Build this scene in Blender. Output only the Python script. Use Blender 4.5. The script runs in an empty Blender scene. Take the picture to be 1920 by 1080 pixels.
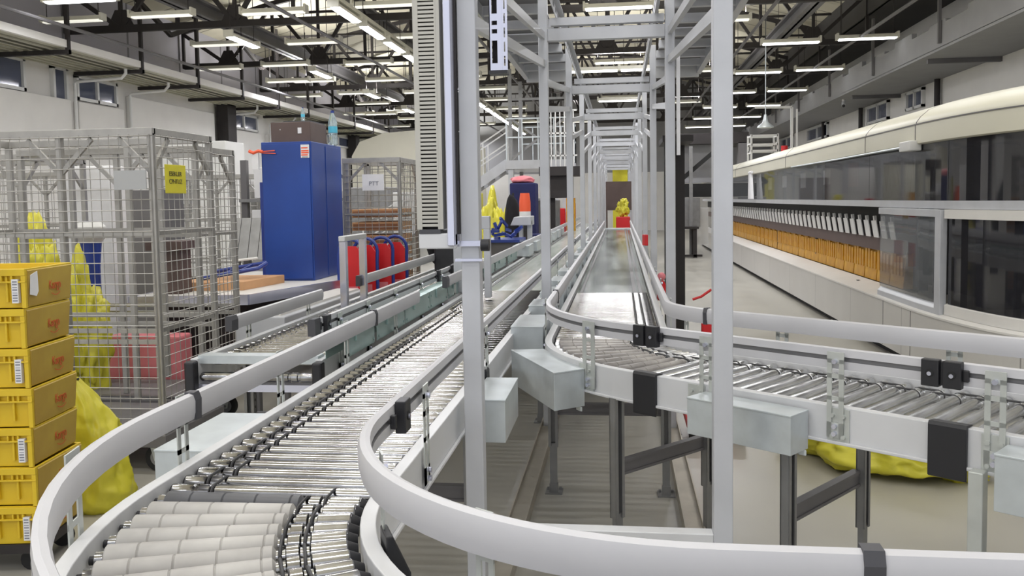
import bpy, bmesh, math, random
from mathutils import Vector, Matrix, noise
random.seed(7)
PI = math.pi
sc = bpy.context.scene
COL = sc.collection

# ---------------------------------------------------------------- camera
H = 1.72
yaw, pitch, roll, CY = 0.1270, math.atan(1600/25000.), 0.0165, 477.76
f = Vector((-math.sin(yaw)*math.cos(pitch), math.cos(yaw)*math.cos(pitch), -math.sin(pitch)))
r0 = Vector((math.cos(yaw), math.sin(yaw), 0)); u0 = r0.cross(f)
cr = r0*math.cos(roll) - u0*math.sin(roll); cu = u0*math.cos(roll) + r0*math.sin(roll)
cd = bpy.data.cameras.new('camera'); cam = bpy.data.objects.new('camera', cd); COL.objects.link(cam)
cam.matrix_world = Matrix(((cr.x, cu.x, -f.x, 0), (cr.y, cu.y, -f.y, 0), (cr.z, cu.z, -f.z, H), (0, 0, 0, 1)))
cd.sensor_width = 36; cd.lens = 1600*36/1920.; cd.shift_y = -(540-CY)/1920.; cd.clip_end = 200; cd.clip_start = 0.05
sc.camera = cam

# ---------------------------------------------------------------- world, exposure
sc.view_settings.view_transform = 'Standard'; sc.view_settings.look = 'None'
sc.view_settings.gamma = 1; sc.view_settings.use_curve_mapping = False
sc.view_settings.exposure = 0.0
W = bpy.data.worlds.new('world'); sc.world = W; W.use_nodes = True
W.node_tree.nodes['Background'].inputs[0].default_value = (0.93, 0.95, 1.0, 1)
W.node_tree.nodes['Background'].inputs[1].default_value = 1.0
LAMP_W = 28.0        # watts of one near ceiling luminaire
FAR_W = 75.0

# ---------------------------------------------------------------- materials
def lin(c):
    return tuple(((v/255.)/12.92 if v/255. <= .04045 else ((v/255.+.055)/1.055)**2.4) for v in c)
def mat(name, rgb, rough=.5, metal=0., noise_amt=0., scale=8., bump=0., bscale=60., rvar=0., emit=None, es=0., trans=0., alpha=1., coat=0., rgb2=None, stretch=None, spec=.5):
    m = bpy.data.materials.new(name); m.use_nodes = True; nt = m.node_tree; b = nt.nodes['Principled BSDF']
    c = lin(rgb) + (1,)
    b.inputs['Base Color'].default_value = c; b.inputs['Roughness'].default_value = rough; b.inputs['Metallic'].default_value = metal
    b.inputs['Specular IOR Level'].default_value = spec
    if coat: b.inputs['Coat Weight'].default_value = coat; b.inputs['Coat Roughness'].default_value = .1
    tc = None
    def coord():
        nonlocal tc
        if tc is None:
            t = nt.nodes.new('ShaderNodeTexCoord'); tc = t.outputs['Object']
            if stretch:
                mp = nt.nodes.new('ShaderNodeMapping'); mp.inputs['Scale'].default_value = stretch
                nt.links.new(tc, mp.inputs[0]); tc = mp.outputs[0]
        return tc
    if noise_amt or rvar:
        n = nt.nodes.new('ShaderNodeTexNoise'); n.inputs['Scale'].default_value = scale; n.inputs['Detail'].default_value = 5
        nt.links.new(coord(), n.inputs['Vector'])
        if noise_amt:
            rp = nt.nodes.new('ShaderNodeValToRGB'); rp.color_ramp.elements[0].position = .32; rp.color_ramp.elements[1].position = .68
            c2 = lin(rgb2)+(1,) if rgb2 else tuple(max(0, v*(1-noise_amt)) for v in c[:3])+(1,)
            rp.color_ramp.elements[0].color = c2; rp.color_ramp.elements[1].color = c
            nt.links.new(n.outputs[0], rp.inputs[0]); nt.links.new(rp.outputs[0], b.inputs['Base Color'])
        if rvar:
            mr = nt.nodes.new('ShaderNodeMapRange'); mr.inputs[3].default_value = max(.03, rough-rvar); mr.inputs[4].default_value = rough+rvar
            nt.links.new(n.outputs[0], mr.inputs[0]); nt.links.new(mr.outputs[0], b.inputs['Roughness'])
    if bump:
        n2 = nt.nodes.new('ShaderNodeTexNoise'); n2.inputs['Scale'].default_value = bscale; n2.inputs['Detail'].default_value = 3
        nt.links.new(coord(), n2.inputs['Vector'])
        bp = nt.nodes.new('ShaderNodeBump'); bp.inputs['Strength'].default_value = bump; bp.inputs['Distance'].default_value = .01
        nt.links.new(n2.outputs[0], bp.inputs['Height']); nt.links.new(bp.outputs[0], b.inputs['Normal'])
    if emit:
        b.inputs['Emission Color'].default_value = lin(emit)+(1,); b.inputs['Emission Strength'].default_value = es
    if trans:
        b.inputs['Transmission Weight'].default_value = trans; b.inputs['IOR'].default_value = 1.45
    if alpha < 1: b.inputs['Alpha'].default_value = alpha
    return m
def seams(m, axis, period, width=.02, dark=.35):
    """thin darker seam lines between panels, on object coordinates"""
    nt = m.node_tree; b = nt.nodes['Principled BSDF']
    tc = nt.nodes.new('ShaderNodeTexCoord'); sp = nt.nodes.new('ShaderNodeSeparateXYZ'); nt.links.new(tc.outputs['Object'], sp.inputs[0])
    d = nt.nodes.new('ShaderNodeMath'); d.operation = 'DIVIDE'; d.inputs[1].default_value = period; nt.links.new(sp.outputs[axis], d.inputs[0])
    fr = nt.nodes.new('ShaderNodeMath'); fr.operation = 'FRACT'; nt.links.new(d.outputs[0], fr.inputs[0])
    lt = nt.nodes.new('ShaderNodeMath'); lt.operation = 'LESS_THAN'; lt.inputs[1].default_value = width/period; nt.links.new(fr.outputs[0], lt.inputs[0])
    mx = nt.nodes.new('ShaderNodeMix'); mx.data_type = 'RGBA'
    src = b.inputs['Base Color'].links[0].from_socket if b.inputs['Base Color'].links else None
    col = tuple(b.inputs['Base Color'].default_value)
    if src: nt.links.new(src, mx.inputs[6])
    else: mx.inputs[6].default_value = col
    mx.inputs[7].default_value = tuple(v*dark for v in col[:3])+(1,)
    nt.links.new(lt.outputs[0], mx.inputs[0]); nt.links.new(mx.outputs[2], b.inputs['Base Color'])
    return m
Mt = {}
Mt['floor'] = mat('floor_epoxy', (176,173,164), .34, 0, .14, 1.2, .02, 30, .12)
Mt['wall'] = mat('wall_paint', (226,224,220), .75, 0, .05, 2)
Mt['wall_grey'] = mat('wall_grey_paint', (150,150,152), .75, 0, .08, 2)
Mt['roof'] = seams(mat('roof_panel', (206,200,180), .7, 0, .18, .6), 1, 1.25, .06)
Mt['roof_unlit'] = mat('roof_panel_unlit', (74,72,72), .8, 0, .2, .6)  # roof panel with the missing light of the aisle put into its colour
Mt['cler'] = seams(mat('clerestory_sheet', (176,174,184), .5, 0, .1, .8), 1, 2.5, .08)
Mt['canopy'] = seams(mat('canopy_sheet', (186,184,166), .55, .1, .15, 1.5), 0, .22, .03)
Mt['steel_dark'] = mat('dark_steel', (52,48,48), .6, .2, .25, 3)
Mt['steel_mid'] = mat('grey_painted_beam', (112,110,112), .5, .1, .2, 2)
Mt['galv'] = mat('galvanised_sheet', (206,213,216), .38, .5, .16, 9, .02, 40, .12)
Mt['teal'] = mat('passivated_zinc', (168,192,188), .35, .6, .15, 6, .02, 40, .1)
Mt['galv_dull'] = mat('dull_galvanised', (150,150,150), .5, .6, .2, 8, .02, 40, .1)
Mt['gantry'] = mat('gantry_grey_paint', (196,198,203), .42, .15, .1, 5, .03, 80, .1)
Mt['frame'] = mat('conveyor_frame_paint', (211,212,214), .38, .05, .06, 6, .01, 80, .08)
Mt['rail'] = mat('guide_rail_plastic', (199,199,203), .42, 0, .06, 3, .01, 50, .06)
Mt['groove'] = mat('rail_groove', (128,128,130), .5, .3)
Mt['bracket'] = mat('bracket_zinc', (198,202,198), .4, .35, .12, 12)
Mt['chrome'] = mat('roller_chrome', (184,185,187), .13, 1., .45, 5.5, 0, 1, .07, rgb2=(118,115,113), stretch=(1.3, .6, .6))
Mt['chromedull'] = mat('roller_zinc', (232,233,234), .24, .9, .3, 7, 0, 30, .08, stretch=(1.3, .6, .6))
Mt['sleeve'] = mat('roller_sleeve_white', (198,196,192), .5, 0, .22, 4.5, 0, 1, .1, rgb2=(158,155,152))
Mt['sleevegrey'] = mat('roller_sleeve_grey', (170,166,161), .38, 0, .25, 6, rgb2=(112,108,106))
Mt['sleevedark'] = mat('roller_sleeve_dark', (98,99,103), .45, 0, .2, 5)
Mt['belt'] = mat('belt_rubber', (58,58,60), .6)
Mt['belting'] = mat('conveyor_belting', (206,212,206), .2, .1, .2, 1.6, 0, 20, .05, rgb2=(172,180,172), stretch=(5, .5, 1))
Mt['beltingdark'] = mat('conveyor_belting_dark', (148,158,152), .16, .1, .5, 1.4, 0, 20, .05, rgb2=(66,74,70), stretch=(6, .45, 1))
Mt['black'] = mat('black_plastic', (36,36,40), .45, 0, .1, 10)
Mt['rubber'] = mat('black_rubber', (30,30,30), .75)
Mt['capgrey'] = mat('dark_grey_cap', (70,70,75), .5)
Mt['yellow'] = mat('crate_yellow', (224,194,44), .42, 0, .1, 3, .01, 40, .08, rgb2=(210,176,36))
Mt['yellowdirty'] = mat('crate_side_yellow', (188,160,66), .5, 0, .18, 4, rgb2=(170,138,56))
Mt['orange'] = mat('chute_amber', (214,164,44), .35, 0, .25, 5, rgb2=(186,130,28))
Mt['bag'] = mat('bag_yellow', (214,206,62), .38, 0, .12, 4, .25, 14, .1)
Mt['blue'] = mat('cabinet_blue', (36,74,158), .36, 0, .12, 1.2, .01, 60, .06, rgb2=(28,58,130))
Mt['blue2'] = mat('blue_enamel', (38,60,140), .35, 0, .1, 4)
Mt['red'] = mat('red_plastic', (208,34,40), .4, 0, .1, 4)
Mt['redink'] = mat('red_print', (190,92,44), .6)
Mt['pink'] = mat('pink_plastic', (226,132,140), .5)
Mt['orangeplastic'] = mat('orange_plastic', (236,96,60), .5)
Mt['brown'] = mat('brown_box_paint', (92,76,72), .55, 0, .12, 5)
Mt['card'] = mat('cardboard', (206,160,118), .8, 0, .12, 6)
Mt['cardd'] = mat('cardboard_dark', (160,112,80), .8, 0, .15, 6)
Mt['paper'] = mat('paper_white', (226,226,228), .7, 0, .04, 20)
Mt['ink'] = mat('ink_dark', (52,48,44), .7)
Mt['inkgrey'] = mat('ink_grey', (128,130,140), .7)
Mt['sign_yellow'] = mat('sign_yellow', (206,196,44), .5, 0, .08, 20)
Mt['sign_grey'] = mat('sign_grey', (168,170,172), .6)
Mt['cage'] = mat('cage_wire_zinc', (172,170,166), .42, .55, .15, 12)
Mt['cream'] = mat('hood_cream', (208,205,188), .42, 0, .05, 1.5, 0, 1, .05)
Mt['machine'] = seams(mat('machine_light_grey', (198,196,192), .45, 0, .05, 2), 1, 1.9, .012, .55)
Mt['machine_top'] = mat('machine_shelf_white', (222,220,216), .4, 0, .05, 3)
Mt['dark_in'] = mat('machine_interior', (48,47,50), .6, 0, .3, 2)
Mt['glass'] = mat('tinted_glass', (120,124,128), .03, 0, alpha=.42, spec=.9)
Mt['glassdark'] = mat('dark_tinted_glass', (46,46,50), .05, 0, alpha=.72, spec=.9)
Mt['winglass'] = mat('window_glass', (92,98,118), .08, 0, .3, .7, spec=1.)
Mt['bottle'] = mat('bottle_plastic', (214,230,236), .08, trans=.85)
Mt['label_blue'] = mat('bottle_label', (90,190,220), .4)
Mt['cloth_black'] = mat('black_cloth', (26,26,32), .9, 0, .2, 10, .1, 20)
Mt['cloth_navy'] = mat('navy_cloth', (34,38,90), .8, 0, .2, 6, .1, 20)
Mt['white_metal'] = mat('white_enamel', (220,220,218), .4, 0, .05, 3)
Mt['lamp_on'] = mat('lamp_tube', (255,255,255), .4, emit=(244,244,255), es=26.)
Mt['lamp_dim'] = mat('lamp_tube_dim', (255,255,250), .4, emit=(250,248,236), es=.75)
Mt['lamp_mid'] = mat('lamp_tube_lit', (255,255,250), .4, emit=(250,250,250), es=5.)
Mt['lamp_body'] = mat('lamp_housing', (214,212,200), .5, 0, .1, 4)
Mt['alu'] = mat('bright_aluminium', (214,216,232), .22, .8, .08, 4)
Mt['duct'] = mat('duct_grey_plastic', (186,184,176), .5, 0, .06, 6)
Mt['floorrail'] = mat('floor_rail_steel', (190,184,172), .5, .3, .2, 6)

# ---------------------------------------------------------------- mesh builder
class MB:
    def __init__(s): s.v = []; s.f = []; s.m = []
    def add(s, vs, fs, mi=0):
        b = len(s.v); s.v += [tuple(v) for v in vs]
        for q in fs: s.f.append(tuple(b+i for i in q)); s.m.append(mi)
        return s
    def box(s, x0, x1, y0, y1, z0, z1, mi=0):
        return s.add([(x0,y0,z0),(x1,y0,z0),(x1,y1,z0),(x0,y1,z0),(x0,y0,z1),(x1,y0,z1),(x1,y1,z1),(x0,y1,z1)],
                     [(3,2,1,0),(4,5,6,7),(0,1,5,4),(1,2,6,5),(2,3,7,6),(3,0,4,7)], mi)
    def rbox(s, c, size, rz, z0, z1, mi=0):
        hx, hy = size[0]/2, size[1]/2; co, si = math.cos(rz), math.sin(rz)
        P = [(c[0]+x*co-y*si, c[1]+x*si+y*co) for x, y in ((-hx,-hy),(hx,-hy),(hx,hy),(-hx,hy))]
        return s.prism(P, z0, z1, mi)
    def prism(s, P, z0, z1, mi=0):
        n = len(P); vs = [(p[0], p[1], z0) for p in P] + [(p[0], p[1], z1) for p in P]
        fs = [tuple(range(n-1, -1, -1)), tuple(range(n, 2*n))] + [(i, (i+1) % n, n+(i+1) % n, n+i) for i in range(n)]
        return s.add(vs, fs, mi)
    def bar(s, a, b, w, h, mi=0, up=(0,0,1)):
        a = Vector(a); b = Vector(b); d = (b-a).normalized(); u = Vector(up)
        if abs(d.dot(u)) > .99: u = Vector((0,1,0))
        r = d.cross(u).normalized(); u = r.cross(d).normalized()
        vs = []
        for p in (a, b):
            for x, y in ((-1,-1),(1,-1),(1,1),(-1,1)): vs.append(p + r*(x*w/2) + u*(y*h/2))
        return s.add(vs, [(0,1,2,3),(7,6,5,4),(0,4,5,1),(1,5,6,2),(2,6,7,3),(3,7,4,0)], mi)
    def cyl(s, a, b, r, n=12, mi=0, r2=None, cap=True):
        a = Vector(a); b = Vector(b); r2 = r if r2 is None else r2; d = (b-a).normalized()
        u = Vector((0,0,1)) if abs(d.z) < .9 else Vector((1,0,0)); x = d.cross(u).normalized(); y = x.cross(d)
        vs = [a + (x*math.cos(2*PI*i/n) + y*math.sin(2*PI*i/n))*r for i in range(n)] + [b + (x*math.cos(2*PI*i/n) + y*math.sin(2*PI*i/n))*r2 for i in range(n)]
        fs = [(i, (i+1) % n, n+(i+1) % n, n+i) for i in range(n)]
        if cap: fs += [tuple(range(n-1, -1, -1)), tuple(range(n, 2*n))]
        return s.add(vs, fs, mi)
    def tube(s, pts, r, n=8, mi=0, closed=False):
        pts = [Vector(p) for p in pts]; N = len(pts); vs = []; px = None
        for i, p in enumerate(pts):
            if closed: d = pts[(i+1) % N]-pts[i-1]
            else: d = pts[min(i+1, N-1)]-pts[max(i-1, 0)]
            d.normalize()
            if px is None: u = Vector((0,0,1)) if abs(d.z) < .9 else Vector((1,0,0)); px = d.cross(u).normalized()
            else: px = (px - d*px.dot(d)).normalized()
            y = px.cross(d)
            vs += [p + (px*math.cos(2*PI*k/n) + y*math.sin(2*PI*k/n))*r for k in range(n)]
        fs = []
        for i in range(N if closed else N-1):
            a, b = i*n, ((i+1) % N)*n
            fs += [(a+k, a+(k+1) % n, b+(k+1) % n, b+k) for k in range(n)]
        if not closed: fs += [tuple(range(n-1, -1, -1)), tuple(range((N-1)*n, N*n))]
        return s.add(vs, fs, mi)
    def lathe(s, prof, n=20, axis='x', c=(0,0,0)):
        """prof: list of (pos along axis, radius, material of the segment that follows)"""
        for i, (x, r, m) in enumerate(prof):
            for k in range(n):
                a = 2*PI*k/n; p = (x, r*math.cos(a), r*math.sin(a)) if axis == 'x' else (r*math.cos(a), r*math.sin(a), x)
                s.v.append((p[0]+c[0], p[1]+c[1], p[2]+c[2]))
        b = len(s.v)-len(prof)*n
        for i in range(len(prof)-1):
            for k in range(n):
                s.f.append((b+i*n+k, b+i*n+(k+1) % n, b+(i+1)*n+(k+1) % n, b+(i+1)*n+k)); s.m.append(prof[i][2])
        s.f.append(tuple(b+k for k in range(n-1, -1, -1))); s.m.append(prof[0][2])
        s.f.append(tuple(b+(len(prof)-1)*n+k for k in range(n))); s.m.append(prof[-1][2])
        return s
    def sweep(s, prof, pos, ts, mats=None, mi=0):
        """prof: closed loop of (o, z); pos(t, o) -> (x, y)"""
        n = len(prof); vs = []
        for t in ts:
            for o, z in prof: x, y = pos(t, o); vs.append((x, y, z))
        b = len(s.v); s.v += vs
        for i in range(len(ts)-1):
            for k in range(n):
                s.f.append((b+i*n+k, b+i*n+(k+1) % n, b+(i+1)*n+(k+1) % n, b+(i+1)*n+k)); s.m.append(mats[k] if mats else mi)
        s.f.append(tuple(b+k for k in range(n-1, -1, -1))); s.m.append(mi)
        s.f.append(tuple(b+(len(ts)-1)*n+k for k in range(n))); s.m.append(mi)
        return s
    def build(s, name, mats, parent=None, smooth=False, bevel=0., local=False):
        me = bpy.data.meshes.new(name)
        off = Vector((0,0,0))
        if parent is not None and not local:
            q = parent
            while q is not None: off = off + Vector(q.location); q = q.parent
        me.from_pydata([(v[0]-off.x, v[1]-off.y, v[2]-off.z) for v in s.v], [], s.f)
        bm = bmesh.new(); bm.from_mesh(me); bmesh.ops.recalc_face_normals(bm, faces=bm.faces); bm.to_mesh(me); bm.free()
        if not isinstance(mats, (list, tuple)): mats = [mats]
        for m in mats: me.materials.append(Mt[m])
        me.polygons.foreach_set('material_index', s.m)
        if smooth:
            me.polygons.foreach_set('use_smooth', [True]*len(me.polygons)); me.set_sharp_from_angle(angle=math.radians(38))
        me.update()
        o = bpy.data.objects.new(name, me); COL.objects.link(o)
        if parent is not None: o.parent = parent
        if bevel:
            md = o.modifiers.new('bevel', 'BEVEL'); md.width = bevel; md.segments = 2; md.limit_method = 'ANGLE'; md.angle_limit = math.radians(40)
        return o
def tag(o, label, cat, group=None, kind=None):
    o['label'] = label; o['category'] = cat
    if group: o['group'] = group
    if kind: o['kind'] = kind
    return o
def thing(name, label, cat, loc=(0,0,0), rz=0, group=None):
    o = bpy.data.objects.new(name, None); COL.objects.link(o); o.location = loc; o.rotation_euler = (0,0,rz); o.empty_display_size = .1
    return tag(o, label, cat, group)
def struct(o): o['kind'] = 'structure'; return o
def dup(root, loc, rz=0, label=None, group=None):
    kids = {}
    for o in ALLCH(root): kids.setdefault(o.parent, []).append(o)
    r = root.copy(); COL.objects.link(r); r.location = loc; r.rotation_euler = (0,0,rz)
    if label: r['label'] = label
    if group: r['group'] = group
    def rec(a, b):
        for ch in kids.get(a, []):
            c = ch.copy(); COL.objects.link(c); c.parent = b; rec(ch, c)
    rec(root, r); return r
def ALLCH(root):
    out = []; st = list(root.children)
    while st:
        o = st.pop(); out.append(o); st += list(o.children)
    return out
def frange(a, b, d):
    n = max(1, int(math.ceil((b-a)/d-1e-6))); return [a+(b-a)*i/n for i in range(n+1)]
def text_mesh(name, body, size, mat_, parent, M4, extrude=.0006, sx=1.):
    cu_ = bpy.data.curves.new('text', 'FONT'); cu_.body = body; cu_.size = size; cu_.extrude = extrude; cu_.align_x = 'CENTER'; cu_.align_y = 'CENTER'
    to = bpy.data.objects.new('text', cu_); COL.objects.link(to); bpy.context.view_layer.update()
    me = bpy.data.meshes.new_from_object(to.evaluated_get(bpy.context.evaluated_depsgraph_get()))
    bpy.data.objects.remove(to); me.transform(M4 @ Matrix.Scale(sx, 4, (1,0,0))); me.materials.clear(); me.materials.append(Mt[mat_])
    o = bpy.data.objects.new(name, me); COL.objects.link(o)
    if parent is not None: o.parent = parent
    return o

# ---------------------------------------------------------------- the hall
XL, XR, Y0, Y1 = -12.0, 7.8, -5.0, 46.0
struct(MB().box(-13, 9, Y0, Y1+.5, -.2, 0).build('floor', 'floor'))
struct(MB().box(XL-.3, XL, Y0, Y1, 0, 5.0).build('wall_left', 'wall'))
struct(MB().box(XL, XL+.14, Y0, 17.45, 0, 4.06).box(XL, XL+.14, 17.7, 19.45, 0, 4.06).box(XL, XL+.14, 19.75, 24.1, 0, 4.42).box(XL, XL+.14, 25.2, 27.4, 0, 4.06).box(XL, XL+.14, 28, 36, 0, 4.1).build('trim_1', 'wall', bevel=.02))
struct(MB().box(XR, XR+.3, Y0, Y1, 0, 6.3).build('wall_right', 'wall'))
struct(MB().box(-13, 9, Y1, Y1+.3, 0, 3.1, 0).box(-13, 9, Y1, Y1+.3, 3.1, 9, 1).build('wall_back', ['wall', 'wall_grey']))
# clerestory strip above the left canopy
struct(MB().box(-12.15, -12.05, Y0, Y1, 4.95, 7.0).build('trim_2', 'cler'))
# roof: main panels, and the unlit right aisle coloured dark
rf = MB()
pr = [(-12.1, 6.7), (-9, 7.5), (-5, 8.2), (-1, 8.3), (3, 7.9), (6.2, 7.0)]
for (xa, za), (xb, zb) in zip(pr, pr[1:]):
    rf.add([(xa,Y0,za),(xb,Y0,zb),(xb,Y1,zb),(xa,Y1,za),(xa,Y0,za+.1),(xb,Y0,zb+.1),(xb,Y1,zb+.1),(xa,Y1,za+.1)], [(0,1,2,3),(7,6,5,4),(0,4,5,1),(1,5,6,2),(2,6,7,3),(3,7,4,0)])
struct(rf.build('ceiling', 'roof'))
struct(MB().box(6.2, 8.1, Y0, Y1, 6.2, 6.3).box(6.15, 6.25, Y0, Y1, 6.2, 7.2).build('trim_3', 'roof_unlit'))
# right gallery: fascia and soffit
fs = MB()
fs.box(6.2, 6.3, Y0, Y1, 4.55, 5.0); fs.box(6.2, XR, Y0, Y1, 4.5, 4.56)
y = 8.0
while y < Y1: fs.box(6.2, 6.3, y, y+random.uniform(.8, 1.6), 5.0, 5.0+random.uniform(.05, .14)); y += 1.9
struct(fs.build('trim_5', 'wall_grey'))
# windows, left wall
def window(n, X, y0, y1, z0, z1, side, mull=1):
    s = 1 if side == 'l' else -1
    fr = MB(); w = .07; xa, xb = sorted((X, X+s*.09))
    fr.box(xa, xb, y0, y1, z0, z0+w).box(xa, xb, y0, y1, z1-w, z1).box(xa, xb, y0, y0+w, z0, z1).box(xa, xb, y1-w, y1, z0, z1)
    for k in range(mull): ym = y0+(y1-y0)*(k+1)/(mull+1); fr.box(xa, xb, ym-w/2, ym+w/2, z0, z1)
    o = struct(fr.build('window_%d' % n, 'white_metal'))
    xa, xb = sorted((X+s*.02, X+s*.03))
    MB().box(xa, xb, y0+w, y1-w, z0+w, z1-w).build('pane', 'winglass', o)
wn = 1
for y0, y1, z0, z1, m in ((14.0,16.1,4.08,4.75,1),(16.95,17.45,3.2,4.75,0),(17.75,19.3,4.1,4.66,1),(25.2,27.3,4.1,4.62,1),(29.5,32,4.12,4.6,1),(34,37,4.12,4.6,1)):
    window(wn, XL+.0, y0, y1, z0, z1, 'l', m); wn += 1
for y0, y1, z0, z1, m in ((14.8,16.9,4.02,4.46,1),(23.3,24.6,3.95,4.45,1),(26.2,28.3,3.9,4.45,1),(33.5,37,3.9,4.45,1),(40,43,3.9,4.45,1)):
    window(wn, XR, y0, y1, z0, z1, 'r', m); wn += 1
# columns on the side walls
for k, (X, yy, w) in enumerate(((XL+.2, 24.6, .28), (XL+.2, 37.0, .28))):
    tag(MB().box(X-.1, X+.25, yy-w, yy+w, 0, 4.9).build('steel_column', 'steel_dark'), ['dark steel column by the left wall beyond the tall wire cages', 'dark steel column farther down the left wall'][k], 'column')
for k, yy in enumerate((17.3, 22.2, 28.9, 34.0)):
    tag(MB().cyl((XR-.1, yy, 0), (XR-.1, yy, 4.5), .07, 12).build('wall_pipe', 'steel_dark', smooth=True),
        ['dark downpipe on the right wall, nearest the camera', 'dark downpipe on the right wall, second from the camera', 'dark downpipe on the right wall, third from the camera', 'dark downpipe on the right wall, farthest from the camera'][k], 'pipe', 'downpipes on the right wall')
for k, (ya, xa) in enumerate(((17.5, -10.7), (19.62, -10.9), (24.95, -11.0), (28.0, -11.0))):
    p = MB(); p.tube([(XL+.2, ya, 2.4), (XL+.2, ya, 4.42), (XL+.26, ya, 4.46), (xa, ya, 4.5), (xa+.1, ya, 4.6), (xa+.1, ya, 4.72)], .035, 8)
    tag(p.build('drain_pipe', 'white_metal', smooth=True), ['white drain pipe bent under the canopy beside the tall narrow window', 'white drain pipe rising beside the wide left window', 'white drain pipe by the dark column on the left wall', 'farthest white drain pipe bent under the left canopy'][k], 'pipe', 'drain pipes on the left wall')
# canopy along the left wall with hanging brackets
cp = thing('metal_canopy', 'long sloping sheet metal canopy running along the left wall', 'canopy', (-11.2, 15, 4.7))
cm = MB(); cm.box(-11.9, -10.36, 6, Y1, 4.72, 4.77)
for k in range(7): x = -11.8+.2*k; cm.box(x, x+.05, 6, Y1, 4.69, 4.72)
cm.build('roof_sheet', 'canopy', cp)
MB().box(-10.36, -10.28, 6, Y1, 4.72, 4.86).build('gutter', 'wall', cp)
for k in range(11):
    yy = 12.6+2.5*k
    MB().box(-11.85, -10.25, yy-.05, yy+.05, 4.6, 4.68).build('bracket', 'steel_dark', cp)
    MB().box(-10.32, -10.25, yy-.035, yy+.035, 4.6, 7.0).build('hanger', 'steel_dark', cp)

# roof trusses across the hall, and long beams
def make_truss(Y, label):
    t = thing('roof_truss', label, 'truss', (0, Y, 5.3), 0, 'dark steel roof trusses')
    xs = [-11.95+ (18.1/14)*i for i in range(15)]
    def top(x):
        for (xa, za), (xb, zb) in zip(pr, pr[1:]):
            if xa <= x <= xb: return za+(zb-za)*(x-xa)/(xb-xa)-.25
        return 7.3
    ch = MB(); ch.bar((xs[0], Y, 5.55), (xs[-1], Y, 5.55), .12, .14); ch.build('bottom_chord', 'steel_dark', t)
    tc = MB()
    for a, b in zip(xs, xs[1:]): tc.bar((a, Y, top(a)), (b, Y, top(b)), .1, .12)
    tc.build('top_chord', 'steel_dark', t)
    for i, x in enumerate(xs):
        w = MB(); w.bar((x, Y, 5.5), (x, Y, top(x)), .07, .07); w.build('web_post', 'steel_dark', t)
        if i < 14:
            a, b = (x, xs[i+1]) if i % 2 else (xs[i+1], x)
            w = MB(); w.bar((a, Y, 5.55), (b, Y, top(b)-.05), .07, .09)
            w.add([(a-.3,Y-.02,5.6),(a+.3,Y-.02,5.6),(a+.12,Y-.02,5.95),(a-.12,Y-.02,5.95),(a-.3,Y+.02,5.6),(a+.3,Y+.02,5.6),(a+.12,Y+.02,5.95),(a-.12,Y+.02,5.95)], [(0,1,2,3),(7,6,5,4),(0,4,5,1),(1,5,6,2),(2,6,7,3),(3,7,4,0)])
            w.build('web_diagonal', 'steel_dark', t)
    return t
tr = make_truss(17.5, 'dark steel lattice truss across the roof, nearest the camera')
for k, nm in enumerate(('second', 'third', 'fourth', 'fifth', 'sixth')):
    dup(tr, (0, 22.6+5.1*k, 5.3), 0, 'dark steel lattice truss across the roof, %s from the camera' % nm)
for X, z, wd, lb in ((-8.9, 5.75, .28, 'long grey roof beam above the left row of single lit lamps'), (-5.3, 5.5, .26, 'long grey roof beam beside the continuous row of bright lamps'), (4.1, 5.7, .28, 'long grey roof beam above the right lamps'), (-2.0, 6.2, .14, 'thin dark roof beam over the middle of the hall')):
    b = MB(); b.box(X-wd/2, X+wd/2, 8, Y1, z, z+.05).box(X-wd/2, X+wd/2, 8, Y1, z+.28, z+.33).box(X-.03, X+.03, 8, Y1, z, z+.33)
    tag(b.build('roof_beam', 'steel_mid' if wd > .2 else 'steel_dark'), lb, 'beam')
# longitudinal diagonals (wind bracing) and purlins
for k, X in enumerate((-10.4, -3.4, 2.2)):
    b = MB(); yy = 14.0
    zt = 6.9 if X < -10 else 7.5
    b.box(X-.05, X+.05, 12, Y1, zt-.3, zt-.18)
    while yy < Y1-5:
        b.bar((X, yy, 5.7), (X, yy+2.55, zt-.25), .08, .1); b.bar((X, yy+2.55, zt-.25), (X, yy+5.1, 5.7), .08, .1); yy += 5.1
    tag(b.build('wind_bracing', 'steel_dark'), ['dark zigzag roof bracing, leftmost run by the clerestory', 'dark zigzag roof bracing just right of the bright lamp row', 'dark zigzag roof bracing right of the gantry'][k], 'bracing', 'roof bracing along the hall')
pp = [(-9.9, 4.98), (-6.2, 5.3), (-3.1, 5.32), (2.9, 5.3), (5.3, 5.2)]
for k, (X, z) in enumerate(pp):
    tag(MB().cyl((X, 9, z), (X, Y1, z), .035, 8).build('ceiling_conduit', 'steel_mid', smooth=True), 'thin grey conduit under the trusses, number %s from the left wall' % ('one','two','three','four','five')[k], 'conduit', 'conduits under the trusses')

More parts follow.
